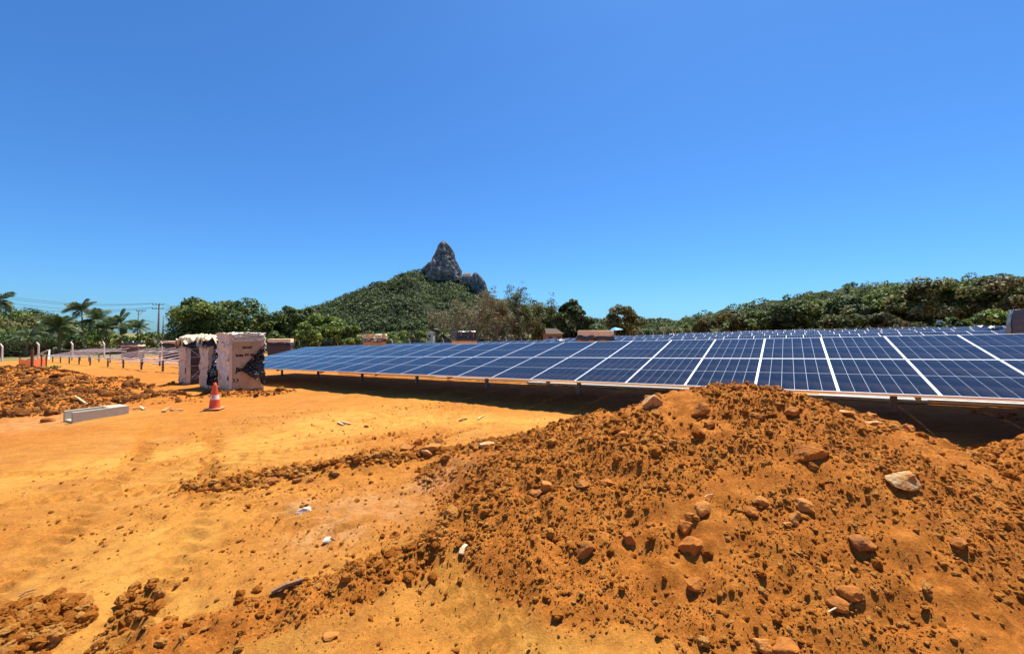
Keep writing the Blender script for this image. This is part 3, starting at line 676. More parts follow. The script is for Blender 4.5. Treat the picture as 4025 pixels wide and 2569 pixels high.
def tree(name, label, loc, H, Rd, kind, seed, leaf=.34, dens=1.0, low=.12, group=None, shape='round', trunk_r=None, squash=None):
    rg = np.random.default_rng(seed); t = thing(name, label, 'tree' if 'shrub' not in name and 'bush' not in name else 'shrub', loc, group=group)
    b, tips = limb_mesh(rg, H, trunk_r or max(.05, .022 * H), Rd * .8, 6, .18 if low < .3 else .35)
    def tuck(q):
        k = math.hypot(q[0], q[1]); f = min(1, .72 * Rd / k) if k > 0 else 1; z = q[2] if q[2] < .6 * H else .6 * H + .25 * H * math.tanh((q[2] - .6 * H) / (.6 * H)); return (q[0] * f, q[1] * f, z)
    b.v = [tuck(q) for q in b.v]
    b.build('trunk', M_bark, t, smooth=True)
    nc = int(26 + 5 * Rd); d = rg.normal(size=(nc, 3)); d /= np.linalg.norm(d, axis=1)[:, None]
    if shape == 'umbrella': d[:, 2] = np.abs(d[:, 2]) ** 1.0 * np.sign(d[:, 2]) ; 
    rr = rg.uniform(.45, 1, nc) ** .5
    ch = H * (1 - low) / 2; c = d * rr[:, None] * np.array([Rd * .80, Rd * .80, ch * .80]); c[:, 2] += H * low + ch
    if shape == 'umbrella':
        k = np.hypot(c[:, 0], c[:, 1]) / Rd; c[:, 2] = H * (.16 + .74 * rg.uniform(.0, 1, nc) ** .7 * (1 - .45 * k ** 2))
    if shape == 'mound':
        k = np.hypot(c[:, 0], c[:, 1]) / Rd; c[:, 2] = H * rg.uniform(.05, .88, nc) * np.sqrt(np.clip(1 - k ** 2 * .9, .06, 1))
    rad = Rd * rg.uniform(.17, .33, nc) * (.9 if shape != 'umbrella' else .85)
    rad = np.minimum(rad, np.maximum(.25, H * .3))
    per = int(108 * dens); leaf *= 1.2
    v, f, tone = leaves(rg, c, rad, per, leaf)
    v[:, 2] = np.maximum(v[:, 2], .02)
    ob('crown', npmesh('crown', v, f, [LM[kind]], attrs={'tone': tone}), t)
    return t
def base_of(px, Y):
    x = (px - 2012.5) / FPX * Y; return Vector((x, Y, gz(x, Y) - .05))

# ---- mountain: terrain, rock needle and forest
def ridge_h(px):   # crest above the horizon, metres at 1400 m
    P = [(1050, 0), (1200, 42), (1280, 76), (1340, 101), (1450, 149), (1560, 193), (1640, 218), (1668, 216), (1700, 200), (1745, 190), (1800, 190), (1850, 176), (1915, 136), (1960, 112), (2080, 84), (2200, 62), (2330, 46), (2420, 32), (2560, 18), (2700, 8), (2800, 0)]
    return np.interp(px, [q[0] for q in P], [q[1] for q in P])
MY = 1400.0
def mount_z(x, y):
    px = 2012.5 + x / MY * FPX
    k = np.where(y < MY, np.clip(1 - (np.abs(MY - y) / 430) ** 1.15, 0, 1), np.clip(1 - (np.abs(y - MY) / 380) ** 1.2, 0, 1))
    n = fbm(x * .012, y * .012, 301, 4)
    h = ridge_h(px) * k ** .9
    gul = np.abs(fbm(x * .006 + y * .002, y * .003, 305, 2))
    return h + (n * 26 - gul * 40 + 8) * np.clip(h / 60, 0, 1) * np.clip((MY - y) / 90, 0, 1) - 6
mx_ = np.linspace(-860, 720, 200); my_ = np.linspace(940, 1790, 110)
XX, YY = np.meshgrid(mx_, my_); ZZ = mount_z(XX, YY); ZZ = np.where((YY < 960) | (YY > 1780), -12, ZZ)
ii = np.arange(XX.size).reshape(XX.shape)
FF = np.stack([ii[:-1, :-1].ravel(), ii[:-1, 1:].ravel(), ii[1:, 1:].ravel(), ii[1:, :-1].ravel()], 1)
q = N('forest_floor'); q.set(q.ramp(q.noise(.02, 6, .7), [(.35, (.020, .030, .012)), (.6, (.050, .055, .024)), (.75, (.12, .10, .065))]), .95, spec=.1); M_floor = q.m
mountain = struct(ob('mountain', npmesh('mountain', np.stack([XX.ravel(), YY.ravel(), ZZ.ravel()], 1), FF, [M_floor], smooth=True)))
def cliff_material():
    q = N('grey_cliff'); mp = q.n('ShaderNodeMapping'); mp.inputs['Scale'].default_value = (1, 1, .45); q.l(q.tc.outputs['Object'], mp.inputs[0])
    n = q.noise(.09, 8, .72, vec=mp.outputs[0]); n2 = q.noise(.03, 5, .6)
    c = q.ramp(n, [(.32, (.050, .050, .054)), (.45, (.16, .155, .155)), (.57, (.32, .305, .29)), (.70, (.50, .46, .43))])
    c = q.mix(q.ramp(n2, [(.56, (0, 0, 0)), (.70, (.6, .6, .6))]), c, (.06, .075, .035))
    q.set(c, .95, spec=.15, normal=q.bump(n, 1.0, 4)); return q.m
M_cliff = cliff_material()
def crag(name, prof, seed, amp, parent, loc, sq=.8):
    """rock tower: prof = (z, left, right) offsets; noisy skin"""
    n, k = 90, 80; rg = np.random.default_rng(seed)
    zs = np.linspace(prof[0][0], prof[-1][0], k); lf = np.interp(zs, [q[0] for q in prof], [q[1] for q in prof]); rt = np.interp(zs, [q[0] for q in prof], [q[2] for q in prof])
    th = np.linspace(0, 2 * np.pi, n, endpoint=False); T, Zs = np.meshgrid(th, zs)
    c = ((lf + rt) / 2)[:, None]; hw = ((rt - lf) / 2)[:, None] - amp * .35
    u = T * 6; 
    def per(s, sd):  # periodic noise round the tower
        return fbm(np.cos(T) * s + 50 + Zs * .0, np.sin(T) * s + Zs * .045 * s / 2.2, sd, 4, .62)
    d = per(2.2, seed) + .55 * per(5.5, seed + 3) - .8 * np.abs(per(3.4, seed + 9))
    d = d * amp * np.clip((zs.max() - Zs) / 40, .12, 1)
    x = c + (hw + d) * np.cos(T); y = (hw * sq + d) * np.sin(T)
    V = np.stack([x.ravel(), y.ravel(), (Zs + .35 * d).ravel()], 1); ii = np.arange(n * k).reshape(k, n)
    f = np.stack([ii[:-1].ravel(), np.roll(ii, -1, 1)[:-1].ravel(), np.roll(ii, -1, 1)[1:].ravel(), ii[1:].ravel()], 1)
    V = np.vstack([V, [[(lf[-1] + rt[-1]) / 2, 0, zs[-1] + 2]]]); top = ii[-1]
    tri = np.stack([top, np.roll(top, -1), np.full(n, n * k), np.full(n, n * k)], 1)
    me = bpy.data.meshes.new(name); me.from_pydata(V.tolist(), [], [tuple(q) for q in f] + [tuple(q[:3]) for q in tri]); me.materials.append(M_cliff)
    me.polygons.foreach_set('use_smooth', [False] * len(me.polygons)); return ob(name, me, parent, loc)
mpx = MY / FPX
def PZ(py): return (HOR - py) * mpx + CAM_Z
def PXo(px): return (px - 1745) * mpx
tower = [(PZ(1110), PXo(1652), PXo(1834)), (PZ(1066), PXo(1662), PXo(1824)), (PZ(1044), PXo(1672), PXo(1810)), (PZ(1020), PXo(1692), PXo(1800)), (PZ(998), PXo(1706), PXo(1790)), (PZ(982), PXo(1713), PXo(1781)), (PZ(968), PXo(1717), PXo(1772)), (PZ(957), PXo(1724), PXo(1764)), (PZ(950.5), PXo(1733), PXo(1757))]
crag('rock_needle', tower, 331, 13, mountain, ((1745 - 2012.5) * mpx, MY - 10, 0))
hump = [(PZ(1165), PXo(1846), PXo(1926)), (PZ(1140), PXo(1846), PXo(1920)), (PZ(1112), PXo(1848), PXo(1912)), (PZ(1092), PXo(1852), PXo(1898)), (PZ(1080), PXo(1858), PXo(1886)), (PZ(1075), PXo(1864), PXo(1880))]
crag('rock_outcrop', hump, 347, 9, mountain, ((1745 - 2012.5) * mpx, MY - 30, 0), .7)
rk = [(PZ(1120), PXo(1796), PXo(1880)), (PZ(1092), PXo(1808), PXo(1872)), (PZ(1080), PXo(1820), PXo(1858)), (PZ(1073), PXo(1830), PXo(1848))]
crag('rock_outcrop', rk, 353, 4, mountain, ((1745 - 2012.5) * mpx, MY - 15, 0), .7)
def forest(name, label, X, Y, Zb, rad, per, size, seed, mat, squash=.8):
    rg = np.random.default_rng(seed); cen = np.stack([X, Y, Zb + rad * .45], 1)
    v, f, tone = leaves(rg, cen, rad, per, size, squash)
    sz = np.repeat(rad / rad.mean(), per * 4)
    return stuff(ob(name, npmesh(name, v, f, [mat], attrs={'tone': tone})), label, 'forest')
rg = np.random.default_rng(77)
n = 11000; fx = rg.uniform(-780, 640, n); fy = MY + 17 - 430 * rg.uniform(0, 1, n) ** .9
fz = mount_z(fx, fy); pxx = 2012.5 + fx / fy * FPX; pyy = HOR - (fz - CAM_Z) / fy * FPX
bare = (fbm(fx * .012, fy * .03, 401, 3) > .36) & (fz > 60)
k = (fz > -2) & ~bare
k &= ~((pxx > 1664) & (pxx < 1826) & (pyy < 1078 + 10 * np.sin(pxx * .09)) & (fy > 1310))
k &= ~((pxx > 1846) & (pxx < 1925) & (pyy < 1110))
fx, fy, fz = fx[k], fy[k], fz[k]
forest('mountain_forest', 'dense green woodland covering the slopes of the mountain', fx, fy, fz, rg.uniform(3.0, 10.5, len(fx)) * np.where(rg.random(len(fx)) < .15, 1.5, 1), 11, 5.0, 78, LM['hill'])

# ---- lower hills to the right
def hill(name, prof, Y, depth, seed, floor=M_floor):
    xs0 = (prof[0][0] - 2012.5) / FPX * Y; xs1 = (prof[-1][0] - 2012.5) / FPX * Y
    def hz(x, y):
        px = 2012.5 + x / Y * FPX; h = np.interp(px, [q[0] for q in prof], [(HOR - q[1]) * Y / FPX for q in prof]) + CAM_Z
        kk = np.clip(1 - (np.abs(Y - y) / depth) ** 1.3, 0, 1)
        return (h + 6) * kk * (1 + .0 * x) + fbm(x * 8 / depth, y * 8 / depth, seed, 3) * .06 * depth * kk - 6
    xx, yy = np.meshgrid(np.linspace(xs0, xs1, 90), np.linspace(Y - depth, Y + depth, 50)); zz = hz(xx, yy)
    ii = np.arange(xx.size).reshape(xx.shape); f = np.stack([ii[:-1, :-1].ravel(), ii[:-1, 1:].ravel(), ii[1:, 1:].ravel(), ii[1:, :-1].ravel()], 1)
    struct(ob(name, npmesh(name, np.stack([xx.ravel(), yy.ravel(), zz.ravel()], 1), f, [floor], smooth=True)))
    return hz, xs0, xs1
def wooded(hz, x0, x1, Y, depth, n, rlo, rhi, per, size, seed, name, label, mat):
    r_ = np.random.default_rng(seed); x = r_.uniform(x0, x1, n); y = Y - depth * r_.uniform(-.08, .95, n); z = hz(x, y)
    k = z > -3; forest(name, label, x[k], y[k], z[k], r_.uniform(rlo, rhi, k.sum()), per, size, seed + 1, mat)
hz, a_, b_ = hill('far_hill', [(2200, 1306), (2330, 1276), (2420, 1272), (2520, 1268), (2560, 1264), (2640, 1267), (2720, 1261), (2790, 1256), (2900, 1242), (3000, 1230), (3200, 1228)], 950, 230, 501)
wooded(hz, a_, b_, 950, 225, 1500, 4, 8, 16, 4.2, 503, 'far_woodland', 'bluish green woodland on the low ridge right of the round tree', LM['hill'])
hz, a_, b_ = hill('near_hill', [(2500, 1318), (2680, 1285), (2760, 1258), (2900, 1226), (3050, 1200), (3200, 1166), (3330, 1148), (3450, 1135), (3600, 1120), (4025, 1110), (4500, 1120), (5000, 1300)], 330, 150, 521)
wooded(hz, a_, b_, 330, 145, 1400, 2.0, 4.2, 40, 1.45, 523, 'hillside_woodland', 'wooded slope rising behind the trees at the right', LM['green'])
# ================================================================== TREES
TR = [  # px, top py, half width px, depth, kind, shape, leaf, density, low, name, label
 (868, 1164, 160, 92, 'green', 'umbrella', .52, 2.3, .30, 'broad_tree', 'widest spreading tree with an airy domed crown above the stacked cartons'),
 (1062, 1222, 66, 86, 'green', 'round', .46, 1.7, .06, 'leafy_tree', 'green tree filling the gap right of the wide domed tree'),
 (1165, 1184, 92, 90, 'green', 'round', .46, 1.7, .06, 'leafy_tree', 'tall dense green tree with a bare twiggy top right of the cartons'),
 (1285, 1232, 96, 84, 'bright', 'round', .46, 1.7, .04, 'leafy_tree', 'yellow green bushy tree at the left foot of the mountain'),
 (1372, 1266, 54, 80, 'bright', 'mound', .46, 1.7, .02, 'leafy_tree', 'lowest yellow green tree ending the grove left of the mountain'),
 (1215, 1262, 60, 78, 'bright', 'mound', .32, 1.0, .02, 'bushy_shrub', 'bright green shrub in front of the tall dense green tree'),
 (1475, 1296, 62, 98, 'bright', 'mound', .34, .9, .02, 'bushy_shrub', 'bright shrub behind the torn pale carton below the mountain'),
 (1560, 1288, 66, 100, 'bright', 'mound', .34, .9, .02, 'bushy_shrub', 'second bright shrub from the torn pale carton below the mountain'),
 (1640, 1292, 48, 92, 'green', 'round', .32, 1.0, .02, 'bushy_shrub', 'rounded dark green shrub left of the black covered carton'),
 (1712, 1262, 60, 118, 'green', 'mound', .40, 1.0, .02, 'bushy_shrub', 'green shrub behind the black covered carton at the foot of the dry tree'),
 (2150, 1238, 60, 92, 'olive', 'round', .32, .9, .05, 'leafy_tree', 'small olive green tree above the hut'),
 (2248, 1172, 86, 84, 'dark', 'round', .56, 1.5, .05, 'large_leaved_tree', 'dark large leaved tree just behind the tan carton'),
 (2318, 1268, 44, 82, 'green', 'mound', .34, .9, .02, 'bushy_shrub', 'green shrub tucked against the right of the dark large leaved tree'),
 (2452, 1197, 90, 88, 'olive', 'round', .36, 2.4, .03, 'round_tree', 'lone round olive tree above the blue umbrella'),
 (2380, 1262, 52, 110, 'green', 'mound', .36, .9, .02, 'bushy_shrub', 'green shrub behind the lone round tree at its left'),
 (2585, 1282, 58, 120, 'dry', 'mound', .40, .9, .02, 'bushy_shrub', 'greyish dry shrub right of the lone round tree'),
 (2672, 1286, 60, 125, 'green', 'mound', .40, .9, .02, 'bushy_shrub', 'low green shrub between the dry shrub and the tree belt'),
 (2772, 1246, 48, 78, 'olive', 'round', .34, 1.2, .03, 'leafy_tree', 'leftmost small tree of the tree belt at the right'),
 (2868, 1212, 66, 82, 'olive', 'round', .36, 1.1, .03, 'leafy_tree', 'second tree of the right tree belt with a twiggy spire top'),
 (2980, 1222, 76, 80, 'green', 'round', .36, 1.2, .03, 'leafy_tree', 'third tree of the right tree belt, low and green'),
 (3090, 1190, 84, 76, 'dark', 'round', .38, 1.2, .03, 'leafy_tree', 'fourth tree of the right tree belt with dark gaps in its crown'),
 (3215, 1172, 90, 74, 'green', 'round', .38, 1.2, .03, 'leafy_tree', 'fifth tree of the right tree belt, left of the dark green one'),
 (3330, 1158, 84, 70, 'dark', 'round', .38, 1.2, .03, 'leafy_tree', 'sixth tree of the right tree belt, dark green'),
 (3340, 1208, 92, 60, 'olive', 'mound', .34, 1.2, .02, 'bushy_shrub', 'big olive bush in front of the right tree belt'),
 (3450, 1222, 78, 58, 'rust', 'mound', .32, 1.2, .02, 'bushy_shrub', 'brownish bush right of the big olive bush'),
 (3455, 1148, 84, 68, 'green', 'round', .38, 1.2, .03, 'leafy_tree', 'seventh tree of the right tree belt, behind the brownish bush'),
 (3560, 1098, 92, 66, 'green', 'round', .40, 1.3, .03, 'leafy_tree', 'bright crowned tree at the left end of the tallest clump'),
 (3690, 1078, 112, 60, 'olive', 'round', .38, 1.6, .03, 'leafy_tree', 'tallest dense tree behind the upright white board'),
 (3825, 1098, 92, 58, 'green', 'round', .38, 1.4, .03, 'leafy_tree', 'dense tree right of the tallest one'),
 (3990, 1062, 104, 54, 'rust', 'round', .36, 1.5, .03, 'leafy_tree', 'reddish brown tree cut off by the right edge of the photo'),
 (3900, 1218, 74, 48, 'bright', 'mound', .30, 1.2, .02, 'bushy_shrub', 'yellow green bush left of the grey wrapped carton'),
 (3770, 1248, 60, 50, 'dark', 'mound', .30, 1.1, .02, 'bushy_shrub', 'dark low bush right of the upright white board'),
 (118, 1208, 90, 112, 'green', 'round', .44, 1.2, .03, 'leafy_tree', 'rounded tree behind the palms near the left edge'),
 (75, 1238, 78, 104, 'olive', 'round', .42, 1.2, .03, 'leafy_tree', 'lighter rounded tree in front of the far left rounded tree'),
 (95, 1270, 66, 94, 'green', 'mound', .36, 1.0, .02, 'bushy_shrub', 'green bush below the rounded trees at the left'),
 (290, 1262, 84, 110, 'green', 'round', .42, 1.1, .02, 'leafy_tree', 'leafy tree filling the space behind the middle palms'),
 (20, 1300, 70, 84, 'dark', 'mound', .34, 1.1, .02, 'bushy_shrub', 'dark hedge bush at the left edge of the photo'),
 (140, 1304, 66, 84, 'dark', 'mound', .34, 1.1, .02, 'bushy_shrub', 'dark hedge bush behind the small low palm'),
 (705, 1300, 46, 118, 'green', 'mound', .40, 1.0, .02, 'bushy_shrub', 'green shrub right of the tall utility pole'),
 (655, 1308, 40, 116, 'olive', 'mound', .40, 1.0, .02, 'bushy_shrub', 'olive shrub at the foot of the tall utility pole'),
]
for k, (px, py, hw, Yd, kind, shp, leaf, den, low, nm, lab) in enumerate(TR):
    P = base_of(px, Yd); H = (HOR - py) / FPX * Yd + CAM_Z - P.z
    tree(nm, lab, P, H, hw / FPX * Yd * math.sqrt(1 + ((px - 2012.5) / FPX) ** 2) * .97, kind, 900 + k, leaf, den, low, shape=shp, group='trees and shrubs round the site')
def bare_tree(label, px, py, hw, Yd, seed, leafy=0, kind='dry'):
    rg = np.random.default_rng(seed); P = base_of(px, Yd); H = (HOR - py) / FPX * Yd + CAM_Z - P.z; Rd = hw / FPX * Yd
    t = thing('bare_tree', label, 'tree', P, group='dry trees below the mountain')
    b = MB(); tips = []
    def grow(p, d, L, r, lv):
        pts = [p]; q = p.copy(); dd = d.copy()
        for i in range(4):
            dd = (dd + Vector(rg.normal(0, .2, 3)) + Vector((0, 0, .05))).normalized(); q = q + dd * (L / 4); pts.append(q.copy())
        b.tube(pts, [max(r * (1 - .17 * i), .012) for i in range(5)], 6 if lv < 1 else (4 if lv < 2 else 3), cap=False)
        if lv >= 2: tips.append(q.copy())
        if lv < 4:
            for j in range((4, 4, 4, 3)[lv]):
                i = int(rg.integers(1, 5)); nd = (dd + Vector(rg.normal(0, .62, 3))).normalized()
                if nd.z < -.1: nd.z *= -.5
                grow(pts[i], nd, L * rg.uniform(.52, .72), r * .52, lv + 1)
    for s in range(4):
        az = s * 1.7 + rg.uniform(-.3, .3); el = rg.uniform(.75, 1.25)
        grow(Vector((.2 * math.cos(az), .2 * math.sin(az), -.2)), Vector((math.cos(az) * math.cos(el) * 1.2, math.sin(az) * math.cos(el), math.sin(el))).normalized(), H * .62, .028 * H, 0)
    v = np.array(b.v); zt = np.percentile(v[:, 2], 99.5); rt = np.percentile(np.hypot(v[:, 0], v[:, 1]), 97)
    sc_ = (Rd / rt, Rd / rt, H / zt); b.v = [(a * sc_[0], c * sc_[1], d * sc_[2]) for a, c, d in b.v]
    b.build('trunk', M_twig, t)
    if leafy:
        T = np.array([[q.x * sc_[0], q.y * sc_[1], q.z * sc_[2]] for q in tips]); T = T[rg.random(len(T)) < leafy]
        v, f, tone = leaves(rg, T, np.full(len(T), .75), 12, .32); ob('crown', npmesh('crown', v, f, [LM[kind]], attrs={'tone': tone}), t)
bare_tree('grey leafless tree directly in front of the right mountain slope', 1835, 1172, 140, 100, 41, .75, 'dry')
bare_tree('leafless tree with dark twisted trunks right of the black covered carton', 1960, 1158, 120, 92, 42, .8, 'dry')
bare_tree('tallest sparse tree with a thin greenish crown right of the mountain', 2065, 1138, 105, 98, 43, .9, 'olive')
bare_tree('low twiggy dry tree at the left of the leafless group', 1742, 1222, 70, 106, 44, .8, 'dry')
bare_tree('twiggy tree between the sparse crown and the hut', 2120, 1205, 62, 90, 45, .8, 'olive')
# twigs that stand up out of the belt
# ---- palms: every frond a part
def frond_mesh(seed, L=2.6, droop=.9, n=26):
    rg = np.random.default_rng(seed); b = MB(); pts = []
    for i in range(9):
        t = i / 8; pts.append(Vector((L * (t - .18 * droop * t ** 3), 0, L * (.42 * t - .62 * droop * t * t))))
    b.tube(pts, [.035 * (1 - .85 * i / 8) + .004 for i in range(9)], 4, cap=False)
    for i in range(n):
        t = .1 + .9 * i / n; j = min(7, int(t * 8)); c = pts[j].lerp(pts[j + 1], t * 8 - j); d = (pts[j + 1] - pts[j]).normalized()
        ll = L * (.34 * math.sin(math.pi * min(1, t * .92 + .08)) + .08)
        for s in (-1, 1):
            o = (d * .75 + Vector((0, s, 0)) * .8 + Vector((0, 0, -.35 - .4 * t + rg.uniform(-.2, .2)))).normalized() * ll * rg.uniform(.8, 1.1)
            wv = d * .055
            b.add([c - wv, c + wv, c + o * .6 + wv * .8 + Vector((0, 0, .02)), c + o, c + o * .55 - wv * .8], [(0, 1, 2, 3, 4)])
    me = b.mesh('frond', LM['palm']); at_ = me.attributes.new('tone', 'FLOAT', 'POINT'); at_.data.foreach_set('value', np.clip(rg.normal(.5, .16, len(b.v)), 0, 1)); return me
FR = [frond_mesh(600 + i, 2.6, (.7, 1.0, 1.3)[i % 3]) for i in range(5)]
def palm(label, px, py, Yd, L, seed, wind=.5, nf=18):
    """py = pixel row of the crown's heart"""
    rg = random.Random(seed); P = base_of(px, Yd); H = (HOR - py) / FPX * Yd + CAM_Z - P.z
    t = thing('palm_tree', label, 'palm tree', P, group='coconut palms at the left')
    b = MB(); ln = rg.uniform(-.5, .5)
    pts = [Vector((ln * (i / 7) ** 2, 0, H * i / 7 - (.2 if i == 0 else 0))) for i in range(8)]
    b.tube(pts, [.17 * (1.25 - .5 * i / 7) for i in range(8)], 8); b.build('trunk', M_bark, t, smooth=True)
    for i in range(nf):
        az = i * 2.399 + rg.uniform(-.2, .2); el = rg.uniform(-.75, .95) if i > 4 else rg.uniform(.5, 1.2)
        f = ob('frond', FR[i % 5], t, (ln, 0, H)); s = .86 * L / 2.6 * rg.uniform(.8, 1.1); f.scale = (s, s, s)
        d = Vector((math.cos(az) * math.cos(el) - wind, math.sin(az) * math.cos(el), math.sin(el))).normalized()
        f.rotation_euler = (rg.uniform(-.4, .4), -math.asin(max(-1, min(1, d.z))), math.atan2(d.y, d.x))
palm('big drooping palm with the darkest crown left of the middle', 236, 1292, 82, 4.6, 1, .1, 24)
palm('small low palm with pale arching fronds near the fence', 104, 1324, 76, 3.6, 2, .0, 14)
palm('tallest palm of the middle group, standing highest against the sky', 325, 1222, 104, 4.6, 3, .5, 20)
palm('palm just right of the tallest one, with a windblown crown', 386, 1256, 100, 4.6, 4, .5, 20)
palm('palm left of the short pole with a rounded crown', 474, 1270, 96, 4.3, 5, .45, 20)
palm('low palm in front of the middle palm group', 415, 1292, 92, 4.0, 6, .4, 18)
palm('palm standing directly behind the short pole', 552, 1290, 104, 4.0, 7, .3, 16)
palm('tall dark palm cut off by the left edge of the photo', -6, 1182, 90, 4.4, 8, .2, 22)
palm('low palm partly hidden by the black covered carton', 1738, 1312, 88, 2.6, 9, .0, 12)
palm('low pale palm at the foot of the leafless trees', 1925, 1318, 86, 2.4, 10, .0, 12)
# ---- clipped hedge along the road, left
def hedge(label, pxa, pxb, pya, pyb, Yd, kind, seed, leaf=.34):
    rg = np.random.default_rng(seed); A = base_of(pxa, Yd); B = base_of(pxb, Yd); t = thing('hedge', label, 'hedge', A)
    Ln = (B - A).length; n = int(Ln * 9); s = rg.uniform(0, 1, n)
    top = ((HOR - pya) + (pya - pyb) * s) / FPX * Yd + CAM_Z
    x = (B.x - A.x) * s; y = rg.uniform(-.8, .8, n); z0 = (B.z - A.z) * s; hh = top - A.z - z0
    z = z0 + hh * rg.uniform(.05, .9, n)
    v, f, tone = leaves(rg, np.stack([x, y, z], 1), rg.uniform(.5, .95, n), 40, leaf * 1.25); v[:, 2] = np.maximum(v[:, 2], -.2)
    ob('foliage', npmesh('foliage', v, f, [LM[kind]], attrs={'tone': tone}), t)
    b = MB()
    for i in range(0, n, 6): b.tube([(x[i], y[i] * .5, z0[i] - .2), (x[i] + .1, y[i] * .5, z0[i] + hh[i] * .6)], [.05, .02], 4)
    b.build('stems', M_bark, t)
hedge('long bright green hedge behind the fence below the palms', 345, 620, 1312, 1304, 98, 'bright', 61)
hedge('dark green hedge behind the fence at the far left', -60, 330, 1302, 1318, 92, 'dark', 62)
hedge('green shrubbery strip beneath the domed tree behind the fence', 690, 1010, 1312, 1312, 84, 'dark', 63)
hedge('dark shrubbery strip behind the fence below the yellow green trees', 1010, 1420, 1322, 1326, 80, 'green', 64)
hedge('low shrubbery strip behind the fence below the dry trees', 1400, 2250, 1326, 1318, 104, 'olive', 65, .4)
hedge('low shrubbery strip in front of the far ridge', 2330, 2800, 1300, 1292, 112, 'green', 66, .4)
# ================================================================== CARTONS OF PANELS
def card_material():
    q = N('cardboard'); n = q.noise(2.2, 6, .65); n2 = q.noise(26, 4, .6)
    c = q.ramp(n, [(.3, (.38, .25, .135)), (.55, (.50, .36, .21)), (.75, (.60, .46, .30))])
    c = q.mix(q.math('MULTIPLY', n2, .25), c, (.30, .20, .12)); q.set(c, .75, spec=.25, normal=q.bump(q.noise(5, 5, .6), .5, .03)); return q.m
M_card = card_material()
M_card_orange = simple('fresh_cardboard', (.84, .64, .40), .75, 0, .18, 3, .2, .01, 8)
M_film = simple('pale_film', (.66, .55, .40), .35, 0, .30, 5, .5, .03, 14)
M_cream = simple('cream_sheet', (.74, .62, .38), .45, 0, .12, 4, .4, .03, 9)
M_blackp = simple('black_plastic', (.014, .015, .017), .22, 0, .3, 6, .6, .03, 13)
M_greyp = simple('grey_plastic', (.085, .088, .09), .30, 0, .3, 4, .5, .03, 9)
M_strap = simple('pale_strap', (.48, .42, .35), .5, 0, .1, 8)
M_ink = simple('print_ink', (.030, .018, .014), .8, 0, .1, 20)
M_dark = simple('dark_module_edge', (.050, .042, .044), .45, 0, .3, 8, .4)
M_brownedge = simple('brown_module_edge', (.105, .080, .072), .55, 0, .25, 5, .3)
M_pallet = simple('pallet_wood', (.36, .25, .14), .85, 0, .3, 7, .2)
def sheet(name, fn, nu, nv, mat, parent, seed, amp, freq=7, thick=.004, loc=None):
    """crumpled sheet: fn(u, v) -> (point, normal) with u, v in 0..1"""
    vs = []; 
    U_, V_ = np.meshgrid(np.linspace(0, 1, nu), np.linspace(0, 1, nv))
    d = fbm(U_ * freq, V_ * freq, seed, 4, .6) - .6 * np.abs(fbm(U_ * freq * .9 + V_ * 5, V_ * freq * .5, seed + 5, 3))
    for j in range(nv):
        for i in range(nu):
            p, n = fn(U_[j, i], V_[j, i]); vs.append(Vector(p) + Vector(n) * float(d[j, i] * amp))
    fs = [(j * nu + i, j * nu + i + 1, (j + 1) * nu + i + 1, (j + 1) * nu + i) for j in range(nv - 1) for i in range(nu - 1)]
    me = bpy.data.meshes.new(name); me.from_pydata([q[:] for q in vs], [], fs); me.materials.append(mat)
    me.polygons.foreach_set('use_smooth', [True] * len(fs))
    b = bmesh.new(); b.from_mesh(me); bmesh.ops.solidify(b, geom=b.faces[:], thickness=thick); b.to_mesh(me); b.free()
    return ob(name, me, parent, loc)
def quadfn(a, b, c, d, n):
    a, b, c, d = [Vector(q) for q in (a, b, c, d)]
    return lambda u, v: ((a.lerp(b, u)).lerp(d.lerp(c, u), v), n)
def text(parent, body, x, z, size, mat, align='CENTER'):
    cu = bpy.data.curves.new('lettering', 'FONT'); cu.body = body; cu.size = size; cu.align_x = align; cu.extrude = .001; cu.offset = .008 * size / .13
    tmp = bpy.data.objects.new('tmp', cu); C.objects.link(tmp)
    me = bpy.data.meshes.new_from_object(tmp.evaluated_get(bpy.context.evaluated_depsgraph_get())); bpy.data.objects.remove(tmp)
    me.materials.clear(); me.materials.append(mat)
    o = ob('lettering', me, parent, (x, -.004, z)); o.rotation_euler = (R(90), 0, 0); return o
def pallet_base(t, wd, dp, z=0):
    b = MB()
    for i in range(3): b.box((wd * (.0 + .43 * i), 0, z), (wd * (.0 + .43 * i) + wd * .14, dp, z + .09))
    for i in range(6): b.box((.0, dp * i / 6 + .01, z + .09), (wd, dp * i / 6 + dp * .12, z + .11))
    b.build('pallet', M_pallet, t)
TH = R(50)
def place(px, Y): x = (px - 2012.5) / FPX * Y; return Vector((x, Y, gz(x, Y)))
# --- front carton, printed.  local x runs along the printed face, y into the carton
P = place(902, 14.75); Wd, Dp, Hh = 1.13, 1.25, 2.18
t = thing('panel_carton', 'tall cardboard carton with printed lettering and torn black plastic, behind the traffic cone', 'carton', (P.x, P.y, P.z - .02), TH, 'stacked panel cartons')
front_carton = t
pallet_base(t, Wd, Dp)
MB().box((0, 0, .115), (Wd, Dp, Hh - .26)).build('box', M_card, t, bevel=.012)
MB().box((-.012, -.012, Hh - .262), (Wd + .012, Dp + .012, Hh)).build('lid', M_film, t, bevel=.02)
for (x, y) in ((0, 0), (Wd, 0), (0, Dp), (Wd, Dp)):
    b = MB(); sx = 1 if x == 0 else -1; sy = 1 if y == 0 else -1
    b.box((min(x - sx*.006, x + sx*.09), y - sy*.008 if sy > 0 else y, .12), (max(x - sx*.006, x + sx*.09), y if sy > 0 else y + .008, Hh - .27))
    b.box((x - .008 if sx > 0 else x, min(y, y + sy*.09), .12), (x if sx > 0 else x + .008, max(y, y + sy*.09), Hh - .27)); b.build('corner_guard', M_film, t)
